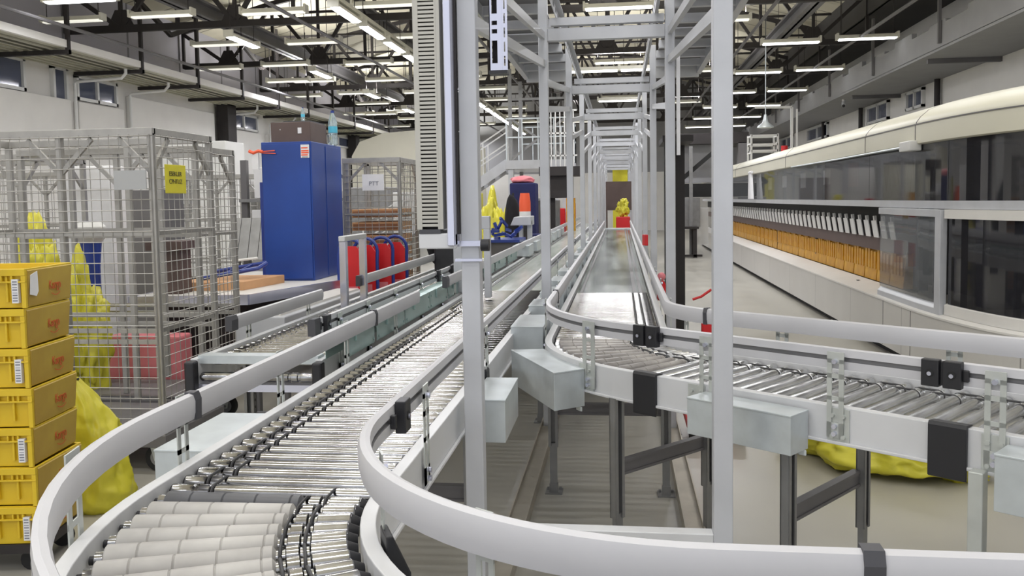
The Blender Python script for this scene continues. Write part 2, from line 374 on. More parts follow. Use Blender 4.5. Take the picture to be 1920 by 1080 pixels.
# ---------------------------------------------------------------- luminaires
def make_lamp(name, label, tube, group, loc, rz, rod=.9, watts=0):
    t = thing(name, label, 'lamp', loc, rz, group)
    MB().box(-.65, .65, -.09, .09, 0, .045).box(-.62, .62, -.05, .05, .045, .08).build('housing', 'lamp_body', t, local=True)
    MB().box(-.61, .61, -.06, .06, -.035, 0).build('tube', tube, t, bevel=.01, local=True)
    for s in (-1, 1):
        MB().box(s*.64-.02, s*.64+.02, -.1, .1, -.02, .12).build('end_cap', 'lamp_body', t, local=True)
        MB().cyl((s*.55, 0, .08), (s*.55, 0, .08+rod), .008, 6).build('suspension_rod', 'steel_dark', t, local=True)
    return t
UP = 1.4
def area(parent, watts, sx=1.25, sy=.05, z=-.05):
    if UP:  # upward light added above the housing to brighten the roof
        ld = bpy.data.lights.new('lamp_light', 'AREA'); ld.shape = 'RECTANGLE'; ld.size = sx; ld.size_y = sy; ld.energy = watts*UP; ld.color = (1.0, .99, .96)
        lo = bpy.data.objects.new('lamp_light', ld); COL.objects.link(lo); lo.parent = parent; lo.location = (0,0,.15); lo.rotation_euler = (PI, 0, 0)
    ld = bpy.data.lights.new('lamp_light', 'AREA'); ld.shape = 'RECTANGLE'; ld.size = sx; ld.size_y = sy; ld.energy = watts; ld.color = (.945, .95, 1.0)
    lo = bpy.data.objects.new('lamp_light', ld); COL.objects.link(lo); lo.parent = parent; lo.location = (0,0,z)
ordn = ['first','second','third','fourth','fifth','sixth','seventh','eighth','ninth','tenth','eleventh','twelfth','thirteenth','fourteenth']
# cross-wise lamps
base_dim = make_lamp('fluorescent_lamp', 'long dim fluorescent lamp hung across the hall, front row by the left wall', 'lamp_dim', 'dim lamps hung across the hall', (-11.0+.7, 16.8, 5.4), 0, 1.3)
first = True
for j in range(9):
    for i, X in enumerate((-10.7, -8.83, -6.55, -4.35)):
        if j % 2 and i == 0: continue
        yy = 15.9+3.1*j; XX_ = X-(.35 if j % 2 else 0)
        col = ('nearest the left wall', 'second from the left wall', 'third from the left wall', 'just right of the bright lamp row')[i]
        lb = 'dim fluorescent lamp, %s crosswise row, %s' % (ordn[j], col)
        if first: base_dim.location = (XX_, yy, 5.4); base_dim['label'] = lb; first = False; o = base_dim
        else: o = dup(base_dim, (XX_, yy, 5.38+.04*(i % 2)), 0, lb)
for j in range(9):
    tag(MB().box(-11.4, 5.9, 15.9+3.1*j-.03, 15.9+3.1*j+.03, 6.74, 6.8).build('lamp_support_bar', 'steel_dark'), 'thin dark bar across the hall that carries the dim lamps, %s from the camera' % ordn[j], 'bar', 'lamp support bars')
base_mid = make_lamp('fluorescent_lamp', 'x', 'lamp_mid', 'lit lamps hung across the right aisle', (5.45, 19.3, 5.17), 0, 1.78)
first = True
for j in range(6):
    for i, X in enumerate((5.45, 3.85)):
        lb = 'lit fluorescent lamp over the right aisle, %s row, %s' % (ordn[j], ('beside the fascia', 'inner one')[i])
        loc = (X, 20.0+4.6*j+.2*i, 5.17)
        if first: base_mid['label'] = lb; base_mid.location = loc; first = False
        else: dup(base_mid, loc, 0, lb)
for k, (X, Y, z) in enumerate(((-.05, 20.6, 4.9), (-.35, 20.6, 4.9), (.35, 28, 5.0))):
    pass
over = []  # lamps added over the gantry to brighten the middle conveyor's rollers
for yy in (16.2, 22.6, 30.5):
    over.append(dup(base_mid, (.0, yy, 5.25), 0, 'added lit lamp high over the gantry tunnel, %s' % {16.2: 'nearest', 22.6: 'middle', 30.5: 'farthest'}[yy], 'added lamps high over the gantry'))
gl = dup(base_mid, (-.65, 19.2, 4.55), 0, 'left one of the pair of lit lamps seen over the gantry', 'lamps seen through the gantry top')
dup(base_mid, (.65, 19.2, 4.55), 0, 'right one of the pair of lit lamps seen over the gantry', 'lamps seen through the gantry top')
dup(base_mid, (0, 26, 4.65), 0, 'lit lamp seen over the gantry behind the bright pair', 'lamps seen through the gantry top')
# bright row along the hall
bright = make_lamp('bright_lamp', 'x', 'lamp_on', 'continuous row of bright lamps', (-4.75, 14.8, 5.02), PI/2, .5)
for k in range(18):
    yy = 14.7+1.62*k; lb = 'bright lamp in the continuous lengthwise row, %s' % ('number %d from the camera' % (k+1))
    if k == 0: bright['label'] = lb; bright.location = (-4.75, yy, 5.02); o = bright
    else: o = dup(bright, (-4.75, yy, 5.02), PI/2, lb)
    if k == 0: keep = []
    keep.append(o)
b = MB(); b.box(-4.83, -4.67, 8, 44, 5.13, 5.2)
tag(b.build('lighting_trunking', 'lamp_body'), 'pale trunking that carries the continuous row of bright lamps', 'trunking')
keep2 = []
for k in range(7):
    lb = 'single bright lamp under the left grey beam, %s from the camera' % ordn[k]
    if k == 0: single = make_lamp('bright_lamp', lb, 'lamp_on', 'single bright lamps under the left grey beam', (0, 0, 0), PI/2, 2.6)
    if k == 0: o = single; o.location = (-7.65, 16.9, 5.05)
    else: o = dup(single, (-7.65, 16.9+4.6*k, 5.05), PI/2, lb, 'single bright lamps under the left grey beam'); keep2.append(o)
# near lamps above the frame: they light the foreground
near = []
for yy in (-2.0, 1.2, 4.4, 7.6, 10.8, 13.6):
    for X in (-9.0, -5.6, -2.4, .0, 3.6):
        near.append((X, yy))
for k, (X, yy) in enumerate(near):
    o = dup(base_mid, (X, yy, 5.2), 0, 'lit fluorescent lamp of the rows above the conveyors', 'lamps above the conveyors'); area(o, LAMP_W, 1.3, .05)
for o in over: area(o, FAR_W)
for o in keep[2::4]: area(o, FAR_W*1.5)
for o in keep2[1::2]: area(o, FAR_W)
for (X, Y) in ((-9.6, 24.2), (-9.6, 34), (2, 18), (2, 25), (2.4, 33), (-2, 40)):  # lamps added between the rows to light the far hall
    o = dup(base_dim, (X, Y, 5.3), 0, 'added fluorescent lamp hung between the main rows farther down the hall', 'added lamps down the hall'); area(o, FAR_W*1.3)
# ---------------------------------------------------------------- conveyors
class Path:
    def __init__(s, c, R, y0, ang, L):
        s.c = c; s.R = R; s.y0 = y0; s.ang = math.radians(ang); s.L = L; s.l1 = y0-c[1]; s.l2 = R*s.ang; s.tot = s.l1+s.l2+L
    def at(s, t, o):
        if t < s.l1: return (s.c[0]-s.R-o, s.y0-t)
        t -= s.l1
        if t < s.l2: a = PI+t/s.R; return (s.c[0]+(s.R+o)*math.cos(a), s.c[1]+(s.R+o)*math.sin(a))
        t -= s.l2; a = PI+s.ang
        return (s.c[0]+(s.R+o)*math.cos(a)-t*math.sin(a), s.c[1]+(s.R+o)*math.sin(a)+t*math.cos(a))
    def rz(s, t): return 0. if t < s.l1 else min(t-s.l1, s.l2)/s.R
    def ts(s, a, b):
        out = [a]; ks = [s.l1+s.l2*i/max(1, int(s.ang/math.radians(4))) for i in range(int(s.ang/math.radians(4))+1)] if s.ang else []
        out += [k for k in ks if a+.001 < k < b-.001]; out.append(b); return out
PA = Path((.15, 2.13), 1.10, 7.2, 90, 1.2)
PC = Path((.76, 4.66), .835, 7.0, 51, 2.7)
PD = Path((-1.78+1, 3.95), 1., 9.2, 0, 0)
HW = .32
def base(t, P): x, y = P.at(t, 0); return (x, y, 0)
def side_frame(P, t0, t1, s, parent, z0=.825, z1=.962):
    o0, o1 = s*(HW-.018), s*(HW+.02)
    lip = s*(HW+.012)
    prof = [(o0, z0), (o1, z0), (o1, z1), (o0, z1)]
    m = MB().sweep(prof, P.at, P.ts(t0, t1))
    # small folded lips along the bottom and an inner ledge that carries the rollers
    m.sweep([(s*(HW+.02), z0), (s*(HW+.02), z0+.012), (s*(HW+.032), z0+.012), (s*(HW+.032), z0)], P.at, P.ts(t0, t1))
    return m.build('side_frame', 'frame', parent, bevel=.003)
def guide_rail(P, t0, t1, s, parent, zt=1.172, o=None, caps=(1, 1), joints=()):
    oo = HW if o is None else o
    u = [(-.013, -.076), (-.018, -.055), (-.019, -.022), (-.013, -.005), (0, 0), (.011, -.004), (.013, -.03), (.004, -.032), (.004, -.044), (.013, -.046), (.012, -.076)]
    prof = [(s*(oo+a), zt+b) for a, b in u]
    mats = [0]*11; mats[6] = mats[7] = mats[8] = 1
    r = MB().sweep(prof, P.at, P.ts(t0, t1), mats).build('guide_rail', ['rail', 'groove'], parent, smooth=True)
    def cap(a, b, g, nm='rail_cap', mm='capgrey'):
        pr_ = [(s*(oo-.021-g), zt-.079), (s*(oo-.023-g), zt-.02), (s*(oo-.014), zt+.003+g), (s*(oo+.014), zt+.003), (s*(oo+.016+g), zt-.02), (s*(oo+.016+g), zt-.079)]
        MB().sweep(pr_, P.at, P.ts(a, b)).build(nm, mm, r)
    if caps[0]: cap(t0-.05, t0+.03, 0)
    if caps[1]: cap(t1-.03, t1+.05, 0)
    for j in joints: cap(j-.016, j+.016, -.001, 'rail_joint')
    return r
def bracket(P, t, s, parent, zt=1.165, w=.062, z0=.85, bend=.0):
    """slotted upright plate that carries the guide rail"""
    o = s*(HW+.028)
    m = MB(); th = .004
    def pl(ta, tb, za, zb, oa=o):
        q = [P.at(t+ta, oa), P.at(t+tb, oa), P.at(t+tb, oa+s*th), P.at(t+ta, oa+s*th)]; m.prism(q, za, zb)
    h = w/2
    pl(-h, -h+.018, z0, zt-.03); pl(h-.018, h, z0, zt-.03)
    for za, zb in ((z0, z0+.055), (.985, 1.0), (1.065, 1.082), (zt-.045, zt-.005)): pl(-h, h, za, zb)
    b = m.build('rail_bracket', 'bracket', parent)
    bo = MB()
    for z in (z0+.015, z0+.042, zt-.038):
        x, y = P.at(t, o+s*th); x2, y2 = P.at(t, o+s*(th+.012)); bo.cyl((x, y, z), (x2, y2, z), .009, 8)
    bo.build('bolt', 'alu', b, smooth=True)
    return b
def sensor(P, t, s, parent, zt=1.172, two=True):
    o = s*(HW+.014); m = MB()
    sp = ((-.062, -.006), (.006, .062)) if two else ((-.03, .03),)
    for a, b_ in sp:
        q = [P.at(t+a, o), P.at(t+b_, o), P.at(t+b_, o+s*.03), P.at(t+a, o+s*.03)]; m.prism(q, zt-.085, zt+.004)
    q = [P.at(t-.006, o), P.at(t+.006, o), P.at(t+.006, o+s*.018), P.at(t-.006, o+s*.018)]; m.prism(q, zt-.08, zt)
    q = [P.at(t+.062, o), P.at(t+.08, o), P.at(t+.08, o+s*.015), P.at(t+.062, o+s*.015)]; m.prism(q, zt-.06, zt-.022)
    b = m.build('rail_sensor', 'black', parent, bevel=.003)
    e = MB()
    for a in ((-.034, .034) if two else (0,)):
        x, y = P.at(t+a, o+s*.03); x2, y2 = P.at(t+a, o+s*.032); e.cyl((x, y, zt-.04), (x2, y2, zt-.04), .013, 14, 0)
        x3, y3 = P.at(t+a, o+s*.036); e.cyl((x, y, zt-.042), (x3, y3, zt-.042), .007, 12, 1)
    e.build('screw_recess', ['rubber', 'alu'], b, smooth=True)
    return b
def frame_cover(P, t0, t1, s, parent):
    a, b_ = s*(HW-.02), s*(HW+.036)
    prof = [(a, .967), (s*(HW+.03), .972), (b_, .96), (b_, .79), (s*(HW+.028), .785), (s*(HW+.021), .80), (s*(HW+.0205), .9625), (a, .9622)]
    return MB().sweep(prof, P.at, P.ts(t0, t1)).build('frame_cover', 'black', parent, bevel=.002)
def splice(P, t, s, parent):
    a = s*(HW+.0205); prof = [(a, .83), (a+s*.006, .83), (a+s*.006, .955), (a, .955)]
    m = MB().sweep(prof, P.at, P.ts(t-.04, t+.04)); 
    for z in (.855, .93):
        for d in (-.02, .02):
            x, y = P.at(t+d, a); x2, y2 = P.at(t+d, a+s*.016); m.cyl((x, y, z), (x2, y2, z), .008, 8)
    return m.build('splice_plate', 'bracket', parent)
def motor_box(P, t0, t1, s, parent, w=.13, z0=.765, z1=.935, gap=.034):
    o0, o1 = s*(HW+gap), s*(HW+gap+w)
    q = [P.at(t0, o0), P.at(t1, o0), P.at(t1, o1), P.at(t0, o1)]
    m = MB().prism(q, z0, z1)
    q2 = [P.at(t0-.002, o0), P.at(t1+.002, o0), P.at(t1+.002, o1+s*.002), P.at(t0-.002, o1+s*.002)]; m.prism(q2, z1-.006, z1+.002)
    for d in (.03, .97):
        tt = t0+(t1-t0)*d; q = [P.at(tt-.018, o0+s*.02), P.at(tt+.018, o0+s*.02), P.at(tt+.010, o0+s*.024), P.at(tt-.010, o0+s*.024)]; m.prism(q, z0-.022, z0)
    return m.build('motor_cover', 'galv', parent, bevel=.002)
def legs(P, t, parent, both=(1, -1), zt=.83, brace=True, holes=1, skew=0):
    for s in both:
        x, y = P.at(t, s*(HW+.005)); a = P.rz(t)
        T = Matrix.Translation((x, y, 0)) @ Matrix.Rotation(a, 4, 'Z')
        def add(m, x0, x1, y0, y1, z0, z1, mi=0):
            n = len(m.v); m.box(x0, x1, y0, y1, z0, z1, mi)
            for i in range(n, len(m.v)): v = T @ Vector(m.v[i]); m.v[i] = (v.x, v.y, v.z)
        m = MB()
        add(m, -.028, .028, -.003, .003, .28, zt); add(m, -.028, -.023, -.035, .003, .28, zt); add(m, .023, .028, -.035, .003, .28, zt)
        add(m, -.028, -.012, -.037, -.033, .28, zt); add(m, .012, .028, -.037, -.033, .28, zt)
        for k in range(12): add(m, .0275, .0288, -.021, -.011, .32+.04*k, .334+.04*k, 1)
        lg = m.build('support_leg', ['galv_dull', 'black'], parent)
        m2 = MB(); add(m2, -.021, .021, -.029, -.004, .02, .3); m2.build('leg_extension', 'galv_dull', lg)
        m3 = MB(); add(m3, -.05, .05, -.05, .05, 0, .008); add(m3, -.025, .025, -.034, 0, .008, .06)
        for d in (-.035, .035): add(m3, d-.008, d+.008, .02, .036, .008, .022)
        m3.build('foot_plate', 'galv_dull', lg)
    if brace and len(both) == 2:
        p, q = P.at(t, -(HW-.02)), P.at(t, HW-.02)
        m = MB(); zc = .5
        m.bar((p[0], p[1], zc), (q[0], q[1], zc), .025, .062)
        for dz in (-.028, .028): m.bar((p[0], p[1], zc+dz), (q[0], q[1], zc+dz), .036, .012)
        m.build('cross_brace', 'steel_mid', parent)

# roller meshes (axis along local x, inner side of a bend = +x)
def roller_mesh(name, kind):
    m = MB(); R_ = .0236
    if kind == 'A':      # belt grooves at the outer end
        pf = [(-.297,.012,1),(-.29,.022,1),(-.286,R_,0),(-.226,R_,0),(-.222,.0185,0),(-.212,.0185,0),(-.208,R_,0),(-.178,R_,0),(-.174,.0185,0),(-.164,.0185,0),(-.160,R_,0),(.286,R_,0),(.288,.022,1),(.297,.012,1)]
    elif kind in ('C', 'Cd'):
        pf = [(-.297,.012,1),(-.288,.022,1),(-.286,R_,0),(.160,R_,0),(.164,.019,0),(.174,.019,0),(.178,R_,0),(.208,R_,0),(.212,.019,0),(.222,.019,0),(.226,R_,0),(.286,R_,0),(.29,.022,1),(.297,.012,1)]
    else:                # bend rollers with tapered sleeves
        sl = 2 if kind == 'bendwhite' else 3
        if kind == 'benddark': sl = 4
        ro, ri = {'benddark': (.029, .0265), 'bendgrey': (.0285, .0235)}.get(kind, (.0335, .0275))
        xs = [-.262, -.19, -.1, -.01, .085, .11]
        pf = [(-.297,.010,1),(-.285,.010,0),(-.283,.02,0),(-.266,.02,0)]
        for a, b in zip(xs, xs[1:]):
            ra = ro+(ri-ro)*(a-xs[0])/(xs[-1]-xs[0]); rb = ro+(ri-ro)*(b-xs[0])/(xs[-1]-xs[0])
            pf += [(a, ra-.0035, sl), (a+.003, ra, sl), (b-.003, rb, sl), (b-.0005, rb-.0035, sl)]
        r_ = .0258
        pf += [(.115,.017,0),(.135,.017,0),(.138,r_,0),(.164,r_,0),(.168,.018,0),(.188,.018,0),(.192,r_,0),(.270,r_,0),(.273,.022,1),(.297,.012,1)]
    m.lathe(pf, 20)
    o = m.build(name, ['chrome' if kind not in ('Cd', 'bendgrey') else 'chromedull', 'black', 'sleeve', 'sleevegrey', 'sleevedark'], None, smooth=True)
    me = o.data; bpy.data.objects.remove(o); return me
RM = {k: roller_mesh('roller', k) for k in ('A', 'C', 'Cd', 'bendwhite', 'bendgrey', 'benddark')}
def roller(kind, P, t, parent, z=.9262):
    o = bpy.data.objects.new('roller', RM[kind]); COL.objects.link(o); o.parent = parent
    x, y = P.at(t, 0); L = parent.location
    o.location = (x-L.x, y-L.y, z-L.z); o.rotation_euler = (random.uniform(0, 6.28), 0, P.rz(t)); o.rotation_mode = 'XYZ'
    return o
# o-ring drive belt around two neighbouring rollers
bm_ = MB(); L_ = .075; rr = .0215
pts = [(0, L_/2+rr*math.cos(a), rr*math.sin(a)) for a in [(-PI/2)+PI*i/6 for i in range(7)]] + [(0, -L_/2-rr*math.cos(a), -rr*math.sin(a)) for a in [(-PI/2)+PI*i/6 for i in range(7)]]
bo_ = bm_.tube(pts, .0042, 6, closed=True).build('drive_belt', 'belt', None, smooth=True); BELT = bo_.data; bpy.data.objects.remove(bo_)
def belt(P, t, o, parent, z=.9262, sc_=1.):
    b = bpy.data.objects.new('drive_belt', BELT); COL.objects.link(b); b.parent = parent
    x, y = P.at(t, o); L = parent.location; b.location = (x-L.x, y-L.y, z-L.z); b.rotation_euler = (0, 0, P.rz(t)); b.scale = (1, sc_, 1.02)
def bed(P, t0, t1, parent, mt='belting', z=.945, stripes=()):
    m = MB().sweep([(-.29, z-.02), (.29, z-.02), (.29, z), (-.29, z)], P.at, [t0, t1]); o = m.build('carrying_belt', mt, parent)
    for a, b in stripes: MB().sweep([(a, z-.001), (b, z-.001), (b, z+.003), (a, z+.003)], P.at, [t0, t1]).build('belt_guide_strip', 'steel_mid', o)
    return o

# --- conveyor A: straight from the back, then a full bend in the foreground
A = thing('roller_conveyor', 'long roller conveyor in the left foreground that bends to the right below the camera', 'conveyor', base(3, PA))
side_frame(PA, -22, PA.tot, 1, A); side_frame(PA, -22, PA.tot, -1, A)
t = .0; i = 0; pitch_ = .0748
while t < PA.l1+PA.l2+.02:
    if t < PA.l1-.02: roller('A', PA, t, A)
    else:
        k = 'benddark' if t < PA.l1+.06 else 'bendwhite'
        roller(k, PA, t, A)
    if t > 1.2:
        if t < PA.l1-.09: belt(PA, t+pitch_/2, .217 if i % 2 else .169, A)
        elif t < PA.l1+PA.l2-.1: belt(PA, t+pitch_/2, -.178 if i % 2 else -.125, A, sc_=.92)
    t += pitch_; i += 1
bed(PA, -20, -.03, A, 'belting', stripes=((.2, .23), (.25, .27)))
guide_rail(PA, 2.05, PA.l1+PA.l2+.3, 1, A, o=.305, caps=(0, 1), joints=(3.0, 4.86))
guide_rail(PA, -4.5, PA.tot, -1, A, caps=(1, 0), joints=(7.03,))
guide_rail(PA, -20, 1.1, 1, A, caps=(0, 1))
guide_rail(PA, -20, -4.7, -1, A, caps=(0, 0))
for t_, s in ((.5, -1), (3.45, -1), (4.66, -1), (5.52, -1), (6.18, -1), (-.9, -1), (-2.2, -1), (3.3, 1), (4.1, 1), (4.84, 1), (5.33, 1), (2.4, 1), (.6, 1), (-.6, 1)): bracket(PA, t_, s, A)
sensor(PA, 4.93, -1, A, two=False); sensor(PA, .35, -1, A); sensor(PA, .15, -1, A)
frame_cover(PA, 3.42, 3.5, -1, A); MB().sweep([(-.345, .80), (-.39, .74), (-.40, .90), (-.36, .99), (-.345, .99)], PA.at, [5.5, 5.56, 5.62]).build('sensor_housing', 'black', A, bevel=.004)
motor_box(PA, 3.5, 3.92, -1, A, .14); MB().prism([(-.39, 1.66), (-.36, 1.85), (-.16, 1.76), (-.17, 1.55)], .72, .86).build('motor_cover', 'galv', A, bevel=.003)
motor_box(PA, 4.05, 4.55, 1, A, .26, .78, .9)
for t_ in (3.75, 5.6, .7, -2.5, -5.5): legs(PA, t_, A)
# --- conveyor C: straight behind the gantry, bends to the right
Cc = thing('roller_conveyor', 'roller conveyor between the gantry posts that bends to the right at mid picture', 'conveyor', base(2, PC))
side_frame(PC, -15, PC.tot, 1, Cc); side_frame(PC, -15, PC.tot, -1, Cc)
t = 0; i = 0
while t < PC.tot-.05:
    if t < PC.l1-.05 or t > PC.l1+PC.l2+.05: roller('C' if t < PC.l1 else 'Cd', PC, t, Cc)
    else: roller('bendgrey', PC, t, Cc)
    if t < PC.l1-.1 or t > PC.l1+PC.l2+.05: belt(PC, t+pitch_/2, -.217 if i % 2 else -.169, Cc)
    else: belt(PC, t+pitch_/2, -.178 if i % 2 else -.125, Cc, sc_=.9)
    t += pitch_; i += 1
bed(PC, -14.4, -.03, Cc, 'beltingdark', stripes=((-.2, -.17), (-.245, -.22), (.24, .262)))
MB().sweep([(-.3, .93), (.3, .93), (.3, .97), (-.3, .97)], PC.at, [-15, -14.5]).build('end_plate', 'galv', Cc)
guide_rail(PC, -14.5, PC.tot, 1, Cc, caps=(0, 0), joints=(1.86,))
guide_rail(PC, -14.5, PC.tot, -1, Cc, caps=(0, 0), joints=(3.05,))
for t_, s in ((2.92, 1), (3.5, 1), (4.04, 1), (4.56, 1), (2.2, 1), (1.2, 1), (0, 1), (-1.2, 1), (-2.4, 1), (2.2, -1), (2.75, -1), (3.45, -1), (4.2, -1), (1, -1), (0, -1)): bracket(PC, t_, s, Cc)
sensor(PC, 3.2, 1, Cc); sensor(PC, 4.4, 1, Cc)
frame_cover(PC, 3.13, 3.25, 1, Cc); frame_cover(PC, 4.36, 4.48, 1, Cc)
for t_ in (2.9, 3.45, 4.05, 4.56): splice(PC, t_, 1, Cc)
motor_box(PC, 2.5, 2.9, 1, Cc, .17, .76, .935); motor_box(PC, 3.5, 3.94, 1, Cc, .13, .79, .935); motor_box(PC, 4.6, 5.1, 1, Cc, .13, .76, .935)
for t_ in (2.08, 3.02, 3.83, 4.66, -.9, -3.9, -7): legs(PC, t_, Cc)
# box profile with its cable under the bend (beside the last cover)
m = MB(); x, y = PC.at(4.52, HW+.05)
m.rbox((x, y), (.05, .045), PC.rz(4.5), .56, .84, 0); m.rbox((x, y), (.058, .052), PC.rz(4.5), .555, .575, 1)
cb = m.build('power_supply', ['bracket', 'frame'], Cc, bevel=.004)
MB().tube([(x, y, .56), (x+.005, y, .5), (x+.03, y+.01, .42), (x+.06, y+.02, .34), (x+.06, y+.02, .2)], .008, 8).build('power_cable', 'rubber', cb, smooth=True)
# --- conveyor D: parallel, left of A
D = thing('roller_conveyor', 'shorter roller conveyor with an open front end left of the long one', 'conveyor', base(3, PD))
side_frame(PD, -2.2, PD.tot, 1, D); side_frame(PD, -2.2, PD.tot, -1, D)
t = .3; i = 0
while t < PD.tot-.1:
    roller('A', PD, t, D)
    t += pitch_; i += 1
bed(PD, -2.2, .25, D, 'belting')
roller('C', PD, PD.tot-.02, D, .87)
MB().sweep([(-.31, .935), (.31, .935), (.31, .975), (-.31, .975)], PD.at, [PD.tot-.11, PD.tot-.02]).build('end_plate', 'galv', D)
MB().sweep([(-.31, .80), (.31, .80), (.31, .835), (-.31, .835)], PD.at, [PD.tot-.06, PD.tot]).build('front_crossbar', 'alu', D)
for s in (1, -1):
    m = MB(); q = sorted((s*(HW-.02), s*(HW+.03)))
    m.sweep([(q[0], .79), (q[1], .79), (q[1], .955), (q[0], .955)], PD.at, [PD.tot-.01, PD.tot+.05]); m.build('end_cap', 'black', D, bevel=.01)
guide_rail(PD, 1.9, 5.3, -1, D, zt=1.17, o=.33, caps=(1, 1))
guide_rail(PD, 3.4, 4.8, 1, D, zt=1.115, o=.33, caps=(0, 1)); guide_rail(PD, -2.2, 2.75, 1, D, zt=1.15, o=.25, caps=(0, 1))
for t_, s in ((5.0, -1), (4.5, -1), (3.9, -1), (3.2, -1), (2.5, -1), (4.55, 1), (3.6, 1)): bracket(PD, t_, s, D, 1.165 if s < 0 else 1.1)
sensor(PD, 5.2, -1, D, two=False); sensor(PD, 2.6, -1, D, two=False); sensor(PD, 2.05, -1, D, two=False)
for t_ in (4.6, 2.6, 0): legs(PD, t_, D)
# row of galvanised guard plates between D and A
for k, (ya, yb, mt_) in enumerate(((3.95, 4.45, 0), (4.5, 5.1, 1), (5.12, 5.8, 1), (5.82, 6.4, 1), (6.45, 7.0, 1), (7.5, 8.1, 1), (8.2, 8.9, 1), (9.0, 9.8, 1), (10.0, 10.9, 1))):
    m = MB(); X = -1.325
    m.box(X-.004, X, ya, yb, .965, 1.09); m.box(X-.1, X, ya, yb, 1.085, 1.09); m.box(X-.1, X-.096, ya, yb, .965, 1.09)
    for d in (.05, .95): yy = ya+(yb-ya)*d; m.cyl((X, yy, .99), (X+.006, yy, .99), .008, 8); m.cyl((X, yy, 1.06), (X+.006, yy, 1.06), .008, 8)
    m.box(X, X+.012, ya+(yb-ya)*.3, ya+(yb-ya)*.3+.03, 1.03, 1.095)
    tag(m.build('motor_guard', 'teal', bevel=.002), 'galvanised motor guard standing between the two left conveyors, %s from the camera' % ordn[k], 'guard', 'motor guards between the left conveyors')
# row of motor covers between A and C, along the left side of C
for k, (ya, yb) in enumerate(((4.78, 5.28), (5.74, 6.12), (6.55, 7.0), (7.5, 7.95), (8.5, 8.95), (9.7, 10.2), (10.9, 11.4), (12.4, 12.9), (14, 14.6))):
    m = MB(); m.box(-.625, -.44, ya, yb, .81, 1.0); m.box(-.627, -.438, ya-.002, yb+.002, .996, 1.003)
    m.box(-.6, -.57, ya+.02, ya+.05, .785, .81)
    m.box(-.62, -.45, ya+.1, ya+.16, .76, .81)
    tag(m.build('motor_box', 'galv', bevel=.003), 'galvanised motor box on the left side of the middle conveyor, %s from the camera' % ordn[k], 'box', 'motor boxes along the middle conveyor')

# ---------------------------------------------------------------- the gantry
G = thing('steel_gantry', 'tall pale grey steel gantry of paired posts standing over the middle conveyor', 'gantry', (-.1, 3.1, 0))
GX = (-.545, .358); GY = [3.1+3.15*k for k in range(11)]
for k, Y in enumerate(GY):
    for X in GX:
        m = MB(); m.box(X-.034, X+.034, Y-.034, Y+.034, 0, 3.7 if k < 2 else 3.35)
        p = m.build('post', 'gantry', G, bevel=.004)
        MB().box(X-.07, X+.07, Y-.07, Y+.07, 0, .012).build('base_plate', 'galv_dull', p)
    if k: MB().box(GX[0]+.034, GX[1]-.034, Y-.03, Y+.03, 2.86, 2.95).build('crossbeam', 'gantry', G, bevel=.004)
    if k: MB().box(GX[0]+.06, GX[1]-.04, Y-.045, Y+.02, 2.965, 3.02).build('upper_rail_support', 'gantry', G)
    if k:
        for X in GX:
            for za, zb in ((2.90, 2.58), (2.70, 2.38)):
                MB().bar((X, Y-.034, za), (X, Y-3.15+.034, zb), .03, .05).build('brace', 'gantry', G)
MB().box(GX[0]+.034, GX[1]-.034, 3.07, 3.13, .45, .505).build('lower_crossbar', 'frame', G, bevel=.003)
MB().box(GX[0]+.034, GX[1]-.034, 3.07, 3.13, 2.95, 3.03).build('crossbeam', 'gantry', G)
for X in (-.43, .27):
    m = MB(); Ya, Yb = 2.5, 30; x0 = X
    m.box(x0-.02, x0-.015, Ya, Yb, 3.02, 3.10); m.box(x0-.02, x0+.02, Ya, Yb, 3.10, 3.105)
    m.build('slotted_rail', 'gantry', G)
    sl = MB(); y = Ya+.1
    while y < 16: sl.box(x0-.0215 if X > 0 else x0-.0145, x0-.0205 if X > 0 else x0-.0135, y, y+.09, 3.045, 3.075); y += .22
    sl.build('rail_slot', 'black', G)
# base rails on the floor
for X in GX:
    MB().box(X-.05, X+.05, 3.1, 34, .0, .045).box(X-.05, X-.042, 3.1, 34, .045, .075).box(X+.042, X+.05, 3.1, 34, .045, .075).build('floor_rail', 'floorrail', G)
# decks beside the gantry top
for s, (xa, xb) in ((-1, (-1.16, -.60)), (1, (.41, .97))):
    d = thing('overhead_walkway', 'raised walkway deck hung %s of the gantry top, dark panels between pale bars' % ('left' if s < 0 else 'right'), 'walkway', (xa, 5, 3.3))
    y = 3.4
    while y < 10.8:
        MB().box(xa, xb, y, y+.06, 3.27, 3.35).box(xa, xb, y+.06, y+.1, 3.3, 3.33).build('crossbar', 'gantry', d)
        MB().box(xa+.02, xb-.02, y+.1, y+.62, 3.345, 3.36).build('deck_panel', 'steel_mid', d)
        y += .63
    xe = xa if s < 0 else xb
    MB().box(xe-.03, xe+.03, 3.4, 10.9, 3.24, 3.36).build('edge_beam', 'gantry', d)
    MB().box(xa, xb, 10.8, 10.86, 3.2, 3.36).build('end_beam', 'frame', d)
    hm = MB()
    for y in (6, 10.7): hm.box(xe-.025, xe+.025, y-.025, y+.025, 3.3, 5.5)
    hm.build('hanger', 'steel_mid', d)
